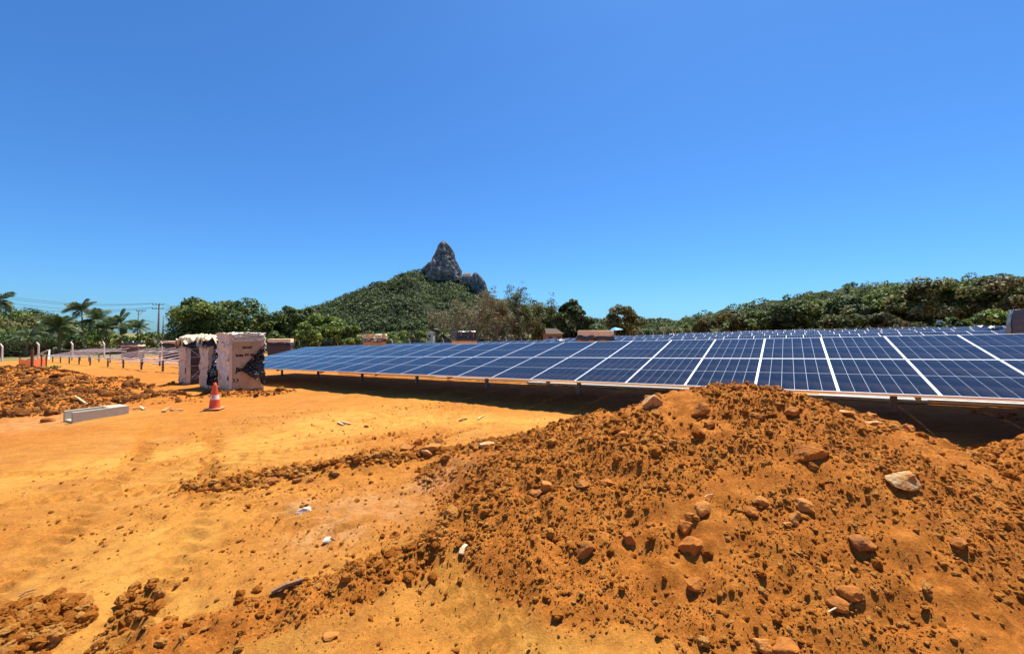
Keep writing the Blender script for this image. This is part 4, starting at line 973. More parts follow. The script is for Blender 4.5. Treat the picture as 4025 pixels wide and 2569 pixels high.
for x in (.17, .24): MB().box((x, -.0045, .12), (x + .012, -.001, Hh - .27)).build('strap', M_strap, t)
MB().box((.0, -.003, .86), (Wd, -.001, .868)).build('seam', M_ink, t)
text(t, 'RE100', .56, 1.62, .115, M_ink); text(t, 'Solar PV Module', .20, 1.34, .125, M_ink, 'LEFT'); text(t, 'Jin', .21, .79, .22, M_ink, 'LEFT')
b = MB()
for o in (.10, .21):
    b.add([(o, -.005, .55), (o + .04, -.005, .55), (o + .10, -.005, .475), (o + .04, -.005, .40), (o, -.005, .40), (o + .055, -.005, .475)], [(5, 2, 1, 0), (4, 3, 2, 5)])
b.build('printed_arrows', M_ink, t)
n_ = (0, -1, 0)
sheet('torn_plastic', quadfn((1.16, -.05, 1.80), (1.10, -.06, 1.30), (.40, -.10, .80), (.36, -.06, .86), n_), 26, 44, M_blackp, t, 3, .16, 8)
sheet('torn_plastic', quadfn((1.12, -.06, 1.35), (1.16, -.05, .62), (.52, -.09, .74), (.38, -.07, .84), n_), 30, 30, M_blackp, t, 9, .12, 6)
sheet('torn_plastic', quadfn((.42, -.11, .80), (.98, -.12, .78), (.86, -.13, .42), (.62, -.12, .60), n_), 24, 20, M_greyp, t, 13, .14, 5)
sheet('torn_plastic', quadfn((.90, -.07, .72), (1.17, -.05, .70), (1.16, -.06, .18), (1.02, -.08, .30), n_), 18, 22, M_blackp, t, 17, .10, 5)
sheet('torn_plastic', quadfn((1.135, -.06, 1.92), (1.16, .15, 1.9), (1.17, .12, 1.6), (1.15, -.08, 1.6), (1, -.3, 0)), 10, 16, M_film, t, 19, .10, 5)
sheet('film_shred', quadfn((.05, -.03, Hh - .22), (1.1, -.03, Hh - .06), (1.1, -.03, Hh - .15), (.05, -.04, Hh - .30), n_), 40, 8, M_film, t, 21, .09, 9)
sheet('film_shred', quadfn((-.03, .0, 1.75), (-.03, .9, 1.95), (-.03, .9, 1.85), (-.03, 0, 1.66), (-1, 0, 0)), 24, 8, M_strap, t, 23, .10, 7)
sheet('film_shred', quadfn((-.02, .04, 1.7), (-.02, 1.15, 1.75), (-.02, 1.2, .15), (-.02, .05, .15), (-1, 0, 0)), 24, 40, M_film, t, 25, .06, 9)
def loop_shred(t, c, r, a0, a1, wv, seed, mat=None, axis=0):
    b = MB(); rs = random.Random(seed); pts = []
    for i in range(12):
        a = a0 + (a1 - a0) * i / 11; pts.append(Vector((c[0] + r * math.cos(a), c[1] + rs.uniform(-.02, .02), c[2] + r * .8 * math.sin(a))))
    for i in range(11): b.bar(pts[i], pts[i + 1], .012, wv, up=(0, 1, 0))
    b.build('film_shred', mat or M_strap, t)
M_wrap = simple('clear_wrap', (.78, .70, .57), .28, 0, .22, 6, .6, .03, 12)
sheet('loose_wrap', quadfn((-.03, -.03, Hh + .02), (1.16, -.03, Hh + .02), (1.16, -.05, Hh - .27), (-.03, -.06, Hh - .33), n_), 60, 22, M_wrap, t, 27, .13, 11)
sheet('loose_wrap', quadfn((-.03, -.02, Hh + .01), (-.03, 1.28, Hh + .01), (-.05, 1.28, .9), (-.05, -.02, .25), (-1, 0, 0)), 30, 50, M_wrap, t, 28, .10, 12)
sheet('loose_wrap', lambda u, v: ((-.05 + 1.23 * u, -.05 + 1.35 * v, Hh + .012), (0, 0, 1)), 30, 30, M_wrap, t, 29, .07, 9)
loop_shred(t, (-.02, -.05, 1.66), .16, -.6, 2.8, .05, 1)
loop_shred(t, (.66, -.04, 1.72), .10, -1.2, .6, .03, 2)
# --- the two half unwrapped stacks to its left
def stack(label, px, Y, Hh, seed, black_left=True):
    P = place(px, Y); Wd, Dp = 1.15, 1.25
    t = thing('panel_stack', label, 'carton', (P.x, P.y, P.z - .02), TH, 'stacked panel cartons'); pallet_base(t, Wd, Dp)
    b = MB(); rs = random.Random(seed); nl = 30; top = Hh - .3
    for i in range(nl):
        z = .12 + (top - .12) * i / nl; k = rs.uniform(-.006, .006)
        b.box((.012 + k, .012, z), (Wd - .012 + k, Dp - .012, z + (top - .12) / nl - .010), 0 if rs.random() < .8 else 1)
    o = b.build('panel_layers', [M_brownedge, M_dark], t); stuff(o)
    sheet('film_side', quadfn((-.012, 0, top), (-.012, Dp, top), (-.03, Dp, .08), (-.03, 0, .08), (-1, 0, 0)), 26, 40, M_film, t, seed, .06, 9)
    for (x, y, m) in ((0, 0, M_film), (Wd, 0, M_film)):
        sx = 1 if x == 0 else -1; b = MB(); b.box((min(x, x + sx * .16), -.012, .1), (max(x, x + sx * .16), -.004, top)); b.build('corner_guard', m, t)
    MB().box((.0, .0, top), (Wd, Dp, Hh - .06)).build('lid', M_card, t, bevel=.02)
    for z in (.42, .85, 1.25, 1.62): MB().bar((0, -.018, z), (Wd, -.018, z + rs.uniform(-.02, .05)), .004, .022).build('strap', M_strap, t)
    MB().bar((.1, -.022, 1.65), (.85, -.022, .95), .004, .03).build('strap', M_strap, t)
    MB().bar((.3, -.022, .25), (.95, -.022, .75), .004, .02).build('strap', M_strap, t)
    # crumpled cream sheet over the lid, black hem under it
    def dome(u, v):
        x = -.16 + (Wd + .32) * u; y = -.16 + (Dp + .32) * v; e = max(abs(u - .5), abs(v - .5)) * 2
        return (x, y, Hh + .0 + .05 * math.sin(3 * u + seed) - ((.22 + .12 * math.sin(14 * (u + v) + seed) + .07 * math.sin(31 * (u - v))) * max(0, e - .74) / .26)), (0, 0, 1) if e < .76 else (u - .5, v - .5, .5)
    sheet('top_cover', dome, 44, 44, M_cream, t, seed + 7, .13, 10)
    def hem(u, v):
        a = u * 4; k = int(a) % 4; f = a - int(a); r0 = .03 + .10 * v
        x, y = [(-r0 + (Wd + 2 * r0) * f, -r0), (Wd + r0, -r0 + (Dp + 2 * r0) * f), (Wd + r0 - (Wd + 2 * r0) * f, Dp + r0), (-r0, Dp + r0 - (Dp + 2 * r0) * f)][k]
        return (x, y, top + .10 - .26 * v - .06 * math.sin(11 * a + seed)), (.3, -.6, .2)
    sheet('black_hem', hem, 80, 9, M_blackp, t, seed + 11, .10, 10)
    return t
t1 = stack('left stack of dark panels with cream sheet on top, leftmost of the three cartons', 733, 18.3, 2.20, 31)
t2 = stack('middle stack of panels under a cream sheet between the left stack and printed carton', 822, 16.4, 2.20, 47)
sheet('hanging_plastic', quadfn((.16, -.16, 1.62), (.40, -.14, 1.66), (.62, -.75, .02), (-.22, -.50, .30), n_), 30, 44, M_blackp, t2, 51, .30, 6)
sheet('hanging_plastic', quadfn((.10, -.32, 1.40), (.24, -.34, 1.42), (.16, -.60, .70), (-.10, -.56, .62), n_), 20, 30, M_greyp, t2, 57, .26, 6)
b = MB(); b.tube([(-.05, -.05, .95), (-.25, -.12, .90), (-.48, -.2, .72), (-.6, -.22, .55)], .014, 5); b.build('film_shred', M_strap, t2)
b = MB(); b.tube([(.05, -.05, 1.1), (-.15, -.12, 1.16), (-.35, -.15, 1.08)], .014, 5); b.build('film_shred', M_strap, t1)
# --- cartons further back
def far_carton(label, px, Y, H, wd, dp, th, body, top, band, seed, cap='lid', crumple=.10):
    P = place(px, Y); t = thing('panel_carton', label, 'carton', (P.x, P.y, P.z - .02), th, 'cartons standing among the panel rows'); pallet_base(t, wd, dp)
    MB().box((0, 0, .115), (wd, dp, H - .30)).build('box', body, t, bevel=.015)
    MB().box((-.01, -.01, H - .298), (wd + .01, dp + .01, H)).build('lid', top, t, bevel=.03)
    if band:
        def hem(u, v):
            a = u * 4; k = int(a) % 4; f = a - int(a); r0 = .03 + .05 * v
            x, y = [(-r0 + (wd + 2 * r0) * f, -r0), (wd + r0, -r0 + (dp + 2 * r0) * f), (wd + r0 - (wd + 2 * r0) * f, dp + r0), (-r0, dp + r0 - (dp + 2 * r0) * f)][k]
            return (x, y, H - .26 + .03 * math.sin(9 * a + seed) - .22 * v), (.3, -.6, .2)
        sheet('wrap_band', hem, 80, 9, band, t, seed, crumple * 1.6, 12)
    for x in (.25, wd - .25): MB().box((x, -.014, H - .40), (x + .02, -.011, H - .01)).build('strap', M_strap, t)
    return t
far_carton('tan carton with ruffled black plastic band standing behind the front panel row', 2336, 19.2, 1.92, 1.3, 1.15, R(33), M_card, M_card_orange, M_blackp, 61)
t = far_carton('pale torn carton behind the left part of the front panel row', 1441, 27.5, 2.15, 1.3, 1.2, R(30), M_card, M_film, M_blackp, 63)
sheet('torn_cover', lambda u, v: ((-.05 + 1.4 * u, -.06, 2.2 - .5 * v), (0, -1, 0)), 30, 14, M_cream, t, 65, .22, 8)
t = far_carton('carton under a tight black cover behind the middle of the front panel row', 1797, 25.6, 2.12, 1.3, 1.25, R(24), M_film, M_blackp, None, 67)
def cap_(u, v):
    x = -.06 + 1.42 * u; y = -.06 + 1.37 * v; e = max(abs(u - .5), abs(v - .5)) * 2
    return (x, y, 2.16 - (.62 * max(0, e - .86) / .14)), (u - .5, v - .5, .5)
sheet('black_cover', cap_, 50, 50, M_blackp, t, 69, .07, 9)
far_carton('brown carton with black plastic just right of the printed carton', 1052, 30, 2.0, 1.5, 1.2, R(18), M_dark, M_card_orange, M_blackp, 71)
t = far_carton('grey wrapped carton with a white top cut off by the right edge', 4000, 11.4, 1.95, 1.3, 1.2, R(-47), M_card, M_greyp, None, 73)
def drape(u, v):
    a = u * 4; k = int(a) % 4; f = a - int(a); r0 = .06 + .05 * math.sin(math.pi * v) + .035 * v * math.sin(75 * u + 3 * math.sin(9 * u))
    x, y = [(-r0 + (1.3 + 2 * r0) * f, -r0), (1.3 + r0, -r0 + (1.2 + 2 * r0) * f), (1.3 + r0 - (1.3 + 2 * r0) * f, 1.2 + r0), (-r0, 1.2 + r0 - (1.2 + 2 * r0) * f)][k]
    return (x, y, 2.06 - 1.05 * v + .03 * math.sin(7 * a)), (.5, -.6, .1)
sheet('grey_drape', drape, 150, 26, M_greyp, t, 75, .05, 9)
sheet('white_top', lambda u, v: ((.1 + 1.1 * u, .05 + 1.1 * v, 2.10 + .10 * math.sin(3.1 * u) * math.sin(3.1 * v)), (0, 0, 1)), 20, 20, M_cream, t, 77, .10, 5)
far_carton('dark carton standing among the bare racks left of the utility pole', 478, 50, 2.1, 1.7, 1.3, R(12), M_brownedge, M_blackp, M_film, 79)
far_carton('dark carton with a brown top behind the racks and left of the stacks', 640, 44, 2.15, 1.9, 1.3, R(12), M_dark, M_card_orange, M_blackp, 81)

# ================================================================== CONCRETE CHANNEL
M_conc = simple('grey_concrete', (.48, .43, .32), .9, 0, .22, 9, .2, .01, 60)
P = on_ground(290, 1662); LD = Vector((.43, .903, 0)); ang = math.atan2(LD.y, LD.x)
ch = thing('concrete_channel', 'grey U shaped concrete channel block with one closed end lying on the dirt', 'concrete block', (P.x, P.y, P.z - .04), ang)
Lc, Wc, Hc = 1.12, .54, .31
b = MB(); b.box((0, 0, 0), (Lc, .075, Hc)); b.build('side_wall', M_conc, ch, bevel=.008)
b = MB(); b.box((0, Wc - .075, 0), (Lc, Wc, Hc)); b.build('side_wall', M_conc, ch, bevel=.008)
MB().box((.001, .0755, .0), (Lc - .38, Wc - .0755, .09)).build('floor_slab', M_conc, ch, bevel=.005)
MB().box((Lc - .3795, .0755, .0), (Lc - .001, Wc - .0755, Hc - .003)).build('end_block', M_conc, ch, bevel=.005)

# ================================================================== TRAFFIC CONE
q = N('cone_orange'); n = q.noise(7, 6, .7); q.set(q.mix(q.ramp(n, [(.45, (0, 0, 0)), (.75, (.6, .6, .6))]), (.70, .075, .018), (.50, .20, .06)), .5); M_cone = q.m
M_band = simple('dirty_white_band', (.74, .66, .58), .5, 0, .25, 12)
M_cbase = simple('dusty_base', (.60, .26, .14), .8, 0, .2, 6)
P = on_ground(847, 1608); cn = thing('traffic_cone', 'dirty orange traffic cone with one white band standing before the cartons', 'traffic cone', (P.x, P.y, P.z), R(12))
b = MB(); b.box((-.20, -.20, .0), (.20, .20, .03)); b.build('base', M_cbase, cn, bevel=.01)
b = MB(); b.lathe([(.142, .031), (.135, .05), (.122, .20), (.112, .27)], 28); b.build('lower_cone', M_cone, cn, smooth=True)
b = MB(); b.lathe([(.1115, .268), (.105, .300), (.088, .395), (.085, .41)], 28); b.build('white_band', M_band, cn, smooth=True)
b = MB(); b.lathe([(.090, .405), (.087, .44), (.050, .655), (.050, .67), (.042, .675), (.038, .72), (.030, .735), (.0, .735)], 28); b.build('upper_cone', M_cone, cn, smooth=True)
b = MB(); b.box((-.012, -.115, .30), (.012, -.085, .40)); b.build('band_gap', M_cone, cn)

# ================================================================== BARE RACKS (left)
def rack(label, a0, a1, seed):
    rs = random.Random(seed)
    org = Vector((P0[0] + a0 * UX, P0[1] + a0 * UY, 0)); org.z = gz(org.x, org.y); t = thing('mounting_rack', label, 'rack', org, group='bare racks waiting for panels')
    def W(a, p, h):
        x = P0[0] + (a0 + a) * UX + p * NX; y = P0[1] + (a0 + a) * UY + p * NY; return Vector((x - org.x, y - org.y, zlin(a) + h - org.z))
    zA = gz(org.x, org.y); xe, ye = P0[0] + a1 * UX, P0[1] + a1 * UY; zB = gz(xe, ye); L_ = a1 - a0
    def zlin(a): return zA + (zB - zA) * a / L_
    sl = math.tan(TAU)
    for p in (.9, 3.1):
        MB().bar(W(0, p, .62 + sl * p), W(L_, p, .62 + sl * p), .06, .09).build('beam', M_alu_mill, t)
    a = .3
    while a < L_:
        if rs.random() < .88: MB().bar(W(a, .05, .70), W(a + rs.uniform(-.1, .1), 4.15, .70 + sl * 4.1), .055, .05).build('rail', M_alu_mill, t)
        a += 2.5
    a = .9
    while a < L_:
        for p in (.9, 3.1):
            q = W(a, p, .60 + sl * p); g = gz(q.x + org.x, q.y + org.y) - org.z - .1
            o = ob('post', me_post, t, (q.x, q.y, g), PSI); o.scale = (1.3, 1.3, q.z - g)
        a += 4.4
rack('bare aluminium rack nearest the stacked cartons at the left', -30, -9, 1)
rack('bare aluminium rack farther left with sloping rails beside the fence', -58, -34, 2)
for k, (px, py, ln, an, lab) in enumerate([(430, 1412, 4.6, .1, 'bundle rail lying left under the racks'), (560, 1425, 4.2, .2, 'pale loose rail lying on the soil among the racks'), (665, 1432, 3.0, -.1, 'pale loose rail on the soil next to the left stack')]):
    P = on_ground(px, py, 15, 120); b = MB(); b.box((-ln / 2, -.10, .03), (ln / 2, .10, .11)); b.box((-ln / 2 + .3, .11, .03), (ln / 2 - .2, .22, .09)); o = b.build('aluminium_rail', M_alu_mill, loc=P, rz=an); tag(o, lab, 'rail', 'loose rails among the racks')

# ================================================================== FENCE
M_cpost = simple('pale_concrete_post', (.60, .58, .53), .85, 0, .15, 5, .2)
M_wire = simple('fence_wire', (.25, .25, .25), .5, .6, .1)
def polyl(pts, step):
    out = []; acc = 0
    for (ax, ay), (bx, by) in zip(pts[:-1], pts[1:]):
        L_ = math.hypot(bx - ax, by - ay)
        while acc <= L_: out.append((ax + (bx - ax) * acc / L_, ay + (by - ay) * acc / L_)); acc += step
        acc -= L_
    return out
FP = polyl([(-84, 47), (-69, 57), (-44, 76), (29.5, 96), (60, 112)], 3.35)
bp = MB(); bp.box((-.075, -.075, -.3), (.075, .075, 2.05)); bp.add([(-.075, -.075, 2.05), (.075, -.075, 2.05), (.075, .075, 2.05), (-.075, .075, 2.05), (-.36, -.05, 2.42), (-.24, -.05, 2.48), (-.24, .05, 2.48), (-.36, .05, 2.42)], [(0, 1, 5, 4), (1, 2, 6, 5), (2, 3, 7, 6), (3, 0, 4, 7), (4, 5, 6, 7)])
me_fp = bp.mesh('post', M_cpost)
fn = thing('boundary_fence', 'long wire fence on pale concrete posts with bent tops round the site', 'fence', (FP[0][0], FP[0][1], gz(*FP[0])))
fo = fn.location; tops = []
for k, (x, y) in enumerate(FP):
    z = gz(x, y); o = ob('post', me_fp, fn, (x - fo.x, y - fo.y, z - fo.z)); o.rotation_euler = (0, random.Random(k).uniform(-.02, .02), random.Random(k).uniform(-.2, .2)); tops.append(Vector((x - fo.x, y - fo.y, z - fo.z)))
for h in (.15, .55, .95, 1.35, 1.75, 2.02):
    b = MB(); b.tube([q + Vector((0, -.09, h)) for q in tops], .008, 3, cap=False); b.build('wire', M_wire, fn)
for h, s in ((2.2, -.13), (2.42, -.30)):
    b = MB(); b.tube([q + Vector((s, 0, h)) for q in tops], .008, 3, cap=False); b.build('wire', M_wire, fn)
# corner brace struts
P = place(170, 55.5); M_wood = simple('weathered_wood', (.44, .36, .26), .85, 0, .25, 5)
for dx in (-1.6, 1.5):
    b = MB(); b.bar((P.x + dx - fo.x, P.y - .6 - fo.y, gz(P.x + dx, P.y - .6) - fo.z), (P.x + (.1 if dx > 0 else -.1) - fo.x, P.y + .7 - fo.y, P.z + 1.3 - fo.z), .15, .15); b.build('brace', M_cpost, fn)
# low dark stone wall beyond the fence
M_wall = simple('dark_stone_wall', (.085, .060, .045), .95, 0, .5, 1.6, .1, .05, 3)
A = place(215, 82); B = place(705, 98); t = thing('low_wall', 'long low dark stone wall behind the fence at the left', 'wall', A); d = B - A
MB().bar((0, 0, .45), (d.x, d.y, d.z + .45), .4, 1.3).build('masonry', M_wall, t, bevel=.05); MB().bar((0, 0, 1.125), (d.x, d.y, d.z + 1.125), .5, .05).build('coping', M_conc, t)
# ================================================================== ORANGE SAFETY NET
q = N('orange_net'); br = q.n('ShaderNodeTexBrick'); q.l(q.tc.outputs['Object'], br.inputs[0]); q.set((.80, .20, .07), .6)
M_net = q.m; M_rust = simple('rusty_stake', (.14, .06, .035), .9, 0, .3, 8)
Yn = 36.0; A = place(80, Yn)
nt_ = thing('safety_net', 'sagging orange plastic barrier net on thin stakes near the left fence', 'barrier net', A)
pts = [Vector(((px - 2012.5) / FPX * (Yn + dy) - A.x, dy, 0)) for px, dy in ((80, 0), (128, -1.0), (165, .3), (184, .8))]
for q_ in pts: q_.z = gz(q_.x + A.x, q_.y + A.y) - A.z
for q_, h in zip(pts, (1.15, 1.75, 1.15, 1.25)): MB().tube([q_ + Vector((0, 0, -.2)), q_ + Vector((.02, 0, h))], .045 if h < 1.5 else .09, 6).build('stake', M_rust, nt_)
b = MB()
for i in range(3):
    p, q_ = pts[i], pts[i + 1]; nseg = 14
    for r_ in range(8):
        for k in range(nseg):
            f0, f1 = k / nseg, (k + 1) / nseg; sag = lambda f: -.22 * math.sin(math.pi * f)
            z = .12 + r_ * .125
            b.bar(p.lerp(q_, f0) + Vector((0, -.05, z + sag(f0) * r_ / 7)), p.lerp(q_, f1) + Vector((0, -.05, z + sag(f1) * r_ / 7)), .006, .032)
    for k in range(24):
        f = k / 24; c = p.lerp(q_, f) + Vector((0, -.056, .10)); b.bar(c, c + Vector((0, 0, .92 - .22 * math.sin(math.pi * f))), .006, .03, up=(0, 1, 0))
b.build('netting', M_net, nt_)
# weeds at its foot
rg = np.random.default_rng(5); cx = rg.uniform(-3.0, 3.4, 60); cy = rg.uniform(-2.6, -.6, 60)
cz = np.array([gz(A.x + 1.2 + a_, A.y + b_) for a_, b_ in zip(cx, cy)])
v, f, tone = leaves(rg, np.stack([A.x + 1.2 + cx, A.y + cy, cz + .06], 1), rg.uniform(.1, .28, 60), 22, .16)
stuff(ob('weeds', npmesh('weeds', v, f, [LM['bright']], attrs={'tone': tone})), 'yellow green weeds growing at the foot of the orange net', 'weeds')

# ================================================================== UTILITY POLES
M_pole = simple('grey_pole', (.23, .22, .21), .85, 0, .2, 3)
M_ins = simple('insulator', (.10, .09, .09), .3, 0, .1)
def pole(label, px, pyt, Y, arms, r=.16, lean=0):
    P = place(px, Y); H = (HOR - pyt) / FPX * Y + CAM_Z - P.z; t = thing('utility_pole', label, 'utility pole', P, group='poles along the road')
    MB().tube([(0, 0, -.4), (lean * .5, 0, H * .5), (lean, 0, H)], [r, r * .85, r * .65], 10).build('shaft', M_pole, t, smooth=True)
    ends = []
    for (h, x0, x1) in arms:
        o = MB().bar((x0, -.1, H - h), (x1, -.1, H - h), .11, .13).build('crossarm', M_pole, t)
        for f in (0, .36, .64, 1):
            x = x0 + .08 + (x1 - x0 - .16) * f; b = MB(); b.lathe([(.0, 0), (.06, 0), (.085, .10), (.045, .14), (.075, .2), (.03, .30), (0, .31)], 8, c=(x, -.1, H - h + .066)); b.build('insulator', M_ins, t, smooth=True)
            ends.append(P + Vector((x, -.1, H - h + .36)))
    return t, P, H, ends
t, Pm, Hm, e1 = pole('tall dark utility pole with two crossarms at the left', 621, 1193, 100, [(.25, -1.35, 1.35), (1.25, -1.4, 1.35)], .27, .25)
t2, Pk, Hk, e2 = pole('shorter utility pole with a one sided braced crossarm beside the palms', 540, 1220, 112, [(.1, -.3, 2.3)], .20, .3)
b = MB(); b.bar((.3, -.1, Hk - 1.3), (1.6, -.1, Hk - .15), .07, .07); b.build('arm_brace', M_pole, t2)
pole('plain short pole right of the tall two armed pole', 637, 1240, 112, [], .22, .45)
# street lamp arm on the tall pole
b = MB(); b.tube([(0, -.1, Hm * .56), (-1.0, -.3, Hm * .63), (-2.6, -.5, Hm * .655)], .05, 5); b.build('lamp_arm', M_steel, t); MB().box((-3.2, -.62, Hm * .655 - .05), (-2.55, -.42, Hm * .655 + .06)).build('lamp_head', M_steel, t)
def cable(label, A, B, sag, r=.03):
    pts = [A.lerp(B, i / 20) + Vector((0, 0, -sag * 4 * (i / 20) * (1 - i / 20))) for i in range(21)]
    o = MB(); o.tube([q - A for q in pts], r, 4, cap=False); tag(o.build('power_line', M_ins, loc=A), label, 'cable', 'power lines at the left')
far_l = [at(-120, 1140, 86), at(-120, 1150, 86), at(-120, 1162, 86), at(-120, 1178, 86)]
cable('uppermost power line sagging left from the two armed pole', e1[0], far_l[0], 1.3)
cable('second power line from the top left of the two armed pole', e1[1], far_l[1], 1.4)
cable('third power line from the top left of the two armed pole', e1[4], far_l[2], 1.6)
cable('lowest power line left of the two armed pole', e1[5], far_l[3], 1.8)
far_r = [at(860, 1240, 128), at(860, 1252, 128), at(860, 1264, 128), at(860, 1276, 128)]
cable('uppermost power line running right behind the domed tree', e1[3], far_r[0], .8)
cable('second power line running right behind the domed tree', e1[2], far_r[1], .8)
cable('third power line running right behind the domed tree', e1[7], far_r[2], .9)
cable('lowest power line running right behind the domed tree', e1[6], far_r[3], .9)
# round road sign
M_red = simple('sign_red', (.55, .03, .03), .5); M_white = simple('white_paint', (.78, .78, .76), .5, 0, .05)
P = place(612, 84); sg = thing('road_sign', 'small round red and white road sign by the tall pole', 'road sign', P)
hs = (HOR - 1341) / FPX * 84 + CAM_Z - P.z
MB().tube([(0, .06, -.2), (0, .06, hs + .4)], .05, 6).build('sign_post', M_steel, sg)
MB().add([(.45 * math.cos(a), 0, hs + .45 * math.sin(a)) for a in np.linspace(0, 2 * math.pi, 24, endpoint=False)] + [(.45 * math.cos(a), .03, hs + .45 * math.sin(a)) for a in np.linspace(0, 2 * math.pi, 24, endpoint=False)], [tuple(range(24)), tuple(range(47, 23, -1))] + [(i, i + 24, (i + 1) % 24 + 24, (i + 1) % 24) for i in range(24)]).build('disc', M_red, sg)
MB().add([(.33 * math.cos(a), -.006, hs + .33 * math.sin(a)) for a in np.linspace(0, 2 * math.pi, 24, endpoint=False)], [tuple(range(24))]).build('white_face', M_white, sg)

# ================================================================== HUT, UMBRELLA, BOARD, MAST
M_hut = simple('hut_wall', (.22, .15, .10), .9, 0, .3, 2); M_tile = simple('hut_roof', (.11, .08, .055), .9, 0, .35, 2.5)
P = place(2172, 78); ht = thing('hut', 'small brown hut with a sloping tiled roof under the dark tree', 'hut', P, R(12)); hz0 = (HOR - 1310) / FPX * 78 + CAM_Z - P.z
MB().box((-1.5, -1.2, -.3), (1.5, 1.2, hz0)).build('wall', M_hut, ht)
b = MB(); b.add([(-1.8, -1.6, hz0 - .05), (1.8, -1.6, hz0 - .05), (1.8, 1.6, hz0 - .05), (-1.8, 1.6, hz0 - .05), (-1.5, 0, hz0 + .95), (.7, 0, hz0 + .95)], [(0, 1, 5, 4), (1, 2, 5), (2, 3, 4, 5), (3, 0, 4), (3, 2, 1, 0)]); b.build('roof', M_tile, ht)
MB().box((-1.1, -1.25, hz0 * .45), (-.5, -1.18, hz0 * .8)).build('window', M_dark, ht); MB().box((.5, -1.25, 0), (1.2, -1.18, hz0 * .8)).build('door', M_dark, ht)
P = place(1688, 96); wl = thing('white_house', 'distant white wall of a house glimpsed left of the black covered carton', 'house', P); h0 = (HOR - 1306) / FPX * 96 + CAM_Z - P.z
MB().box((-.9, 0, -.3), (.9, 2.5, h0)).build('wall', M_white, wl); b = MB(); b.add([(-1.1, -.2, h0 + .003), (1.1, -.2, h0 + .003), (1.1, 2.7, h0 + .003), (-1.1, 2.7, h0 + .003), (0, 1.2, h0 + .35)], [(0, 1, 4), (1, 2, 4), (2, 3, 4), (3, 0, 4), (3, 2, 1, 0)]); b.build('roof', M_tile, wl); MB().box((-.25, -.03, h0 * .55), (.25, .02, h0 * .85)).build('window', M_dark, wl)
M_blue = simple('umbrella_blue', (.10, .42, .78), .6, 0, .15, 4)
P = place(2418, 74); um = thing('beach_umbrella', 'blue umbrella open in front of the round olive tree', 'umbrella', P); hu = (HOR - 1286) / FPX * 74 + CAM_Z - P.z
MB().tube([(0, 0, -.2), (0, 0, hu)], .03, 6).build('umbrella_pole', M_steel, um)
b = MB(); nseg = 10; ring = [(1.25 * math.cos(2 * math.pi * i / nseg) + .2, 1.25 * math.sin(2 * math.pi * i / nseg), hu - .50 + .12 * math.cos(2 * math.pi * i / nseg)) for i in range(nseg)]; mid = [(q[0] * .55, q[1] * .55, hu - .16) for q in ring]
b.add(ring + mid + [(0, 0, hu)], [(i, (i + 1) % nseg, nseg + (i + 1) % nseg, nseg + i) for i in range(nseg)] + [(nseg + i, nseg + (i + 1) % nseg, 2 * nseg) for i in range(nseg)]); b.build('canopy', M_blue, um)
def on_row(T, ptop, px, back):
    r = (px - 2012.5) / FPX; p = ptop - back; y = (p + NX * P0[0] + NY * P0[1]) / (NX * r + NY); a = ap(r * y, y)[0]
    return Vector((r * y, y, T + CAM_Z + .0295 * a - back * math.tan(TAU) + .01))
P = on_row(-.15, 65, 3690, .12); bd = thing('white_board', 'small upright white board standing on the rearmost panel row', 'board', P, R(-35))
b = MB(); b.add([(-.32, 0, 0), (.26, 0, 0), (.40, .06, .78), (-.16, .06, .78), (-.32, .02, 0), (.26, .02, 0), (.40, .08, .78), (-.16, .08, .78)], [(0, 1, 2, 3), (7, 6, 5, 4), (0, 4, 5, 1), (1, 5, 6, 2), (2, 6, 7, 3), (3, 7, 4, 0)]); b.build('panel_sheet', M_white, bd); MB().bar((0, .1, 0), (.08, .1, .5), .03, .03).build('prop', M_steel, bd)
P = at(2747, 1262, 940); ma = thing('radio_mast', 'thin grey mast on the far ridge', 'mast', P); b = MB(); b.tube([(0, 0, -12), (0, 0, 22)], 1.0, 5); b.build('mast_shaft', M_pole, ma); MB().box((-1.5, -1.5, 12), (1.5, 1.5, 16)).build('antenna', M_pole, ma)
P = at(2627, 1262, 900); lh = thing('white_chapel', 'tiny white building on the far ridge', 'building', P); MB().box((-4, -3, -9), (4, 3, 1)).build('wall', M_white, lh); b = MB(); b.add([(-4.3, -3.3, 1.01), (4.3, -3.3, 1.01), (4.3, 3.3, 1.01), (-4.3, 3.3, 1.01), (0, 0, 5.5)], [(0, 1, 4), (1, 2, 4), (2, 3, 4), (3, 0, 4)]); b.build('roof', M_white, lh)
# black plastic scraps on the rear rows
for k, (px, py, Yd, lab) in enumerate([(2638, -.35, 54, 'black plastic scrap on the rear panel rows left of the tree belt'), (3905, -.53, 43, 'black plastic scrap on the rear rows near the grey wrapped carton'), (3862, -.35, 54, 'smaller black scrap behind the one near the grey wrapped carton'), (2205, -.715, 33, 'black flap on the first distant row left of the tan carton')]):
    P = on_row(py, Yd, px, .7); o = sheet('plastic_scrap', lambda u, v: ((-.5 + u, -.4 + .8 * v, .06 + .02 * u + .15 * v + .10 * math.sin(3 * u) * math.sin(3 * v)), (0, 0, 1)), 14, 12, M_blackp, None, 200 + k, .16, 4, loc=P); tag(o, lab, 'plastic scrap', 'black scraps')
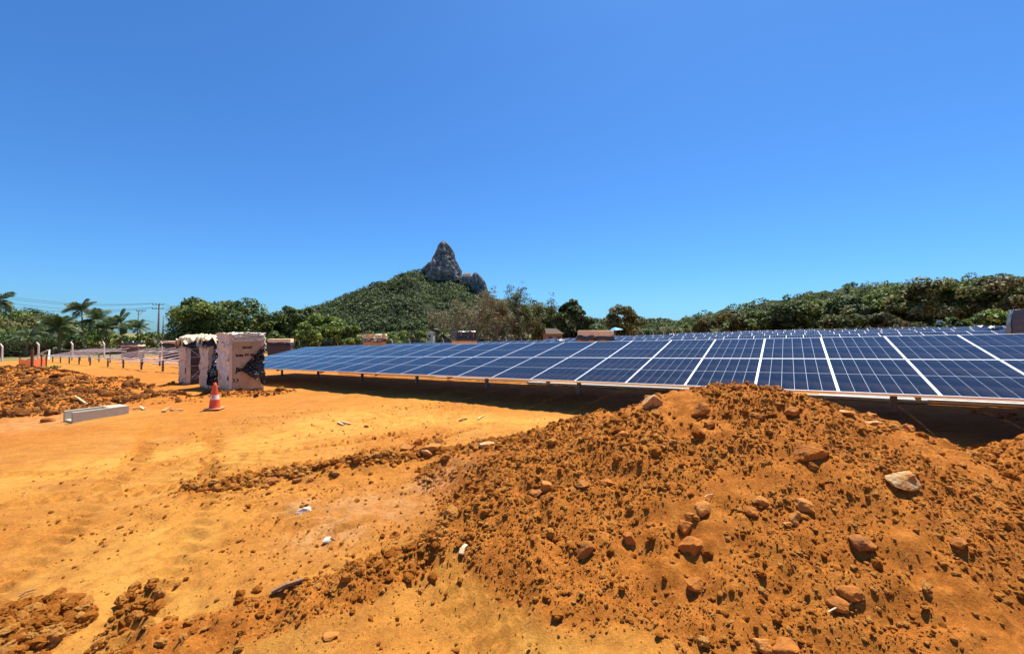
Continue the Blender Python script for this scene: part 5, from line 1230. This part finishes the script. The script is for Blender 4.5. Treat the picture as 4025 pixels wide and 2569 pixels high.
# ================================================================== STICKS AND OFFCUTS
M_stick = simple('dry_wood', (.62, .47, .27), .8, 0, .2, 9)
M_stickd = simple('dark_wood', (.22, .13, .07), .85, 0, .3, 9)
def stick(px0, py0, px1, py1, wd, mat, label, lift=.02):
    A = on_ground(px0, py0); B = on_ground(px1, py1); b = MB(); d = B - A
    b.bar((0, 0, lift), d * .55 + Vector((0, 0, lift + .01)), wd, wd * .7); b.bar(d * .54 + Vector((0, 0, lift + .008)), d + Vector((.02, .01, lift)), wd * .85, wd * .6)
    tag(b.build('stick', mat, loc=A), label, 'stick', 'sticks and offcuts on the dirt')
stick(300, 1558, 343, 1590, .05, M_stick, 'pale broken stick leaning on the soil heap behind the concrete channel')
stick(528, 1608, 575, 1604, .05, M_stick, 'pale stick lying just right of the concrete channel')
stick(556, 1600, 566, 1611, .06, M_stick, 'short pale piece crossing the stick right of the channel')
stick(648, 1620, 668, 1604, .10, M_rock_pale, 'pale stone like offcut between the channel and the cone')
stick(672, 1612, 720, 1612, .04, M_stick, 'brown branch right of the pale offcut near the cone')
stick(1330, 1662, 1347, 1672, .04, M_stick, 'left of two pale splinters on the packed ground below the front row')
stick(1345, 1661, 1376, 1668, .04, M_stick, 'right of two pale splinters on the packed ground below the front row')
stick(1880, 1650, 1900, 1636, .03, M_stick, 'thin splinter on the ground close to the left foot of the mound')
stick(1805, 1656, 1832, 1648, .035, M_stickd, 'dark twig on the packed ground below the middle of the front row')
stick(3243, 2415, 3326, 2388, .008, M_stick, 'thin pale twig low on the right of the mound', .03)
stick(2765, 1965, 2792, 1950, .006, M_stick, 'fine pale twig near the middle of the mound', .02)
stick(1075, 2330, 1185, 2285, .028, M_stickd, 'long dark stick on the ground between the two soil ridges')
stick(95, 2345, 140, 2320, .012, M_stickd, 'thin dark twig on the bright ground at the lower left')
stick(1815, 2185, 1825, 2150, .04, M_stick, 'tan wood chip standing in the soil lobe left of the mound')
stick(905, 1519, 955, 1512, .09, M_card_orange, 'torn cardboard flap on the soil at the foot of the printed carton', .10)
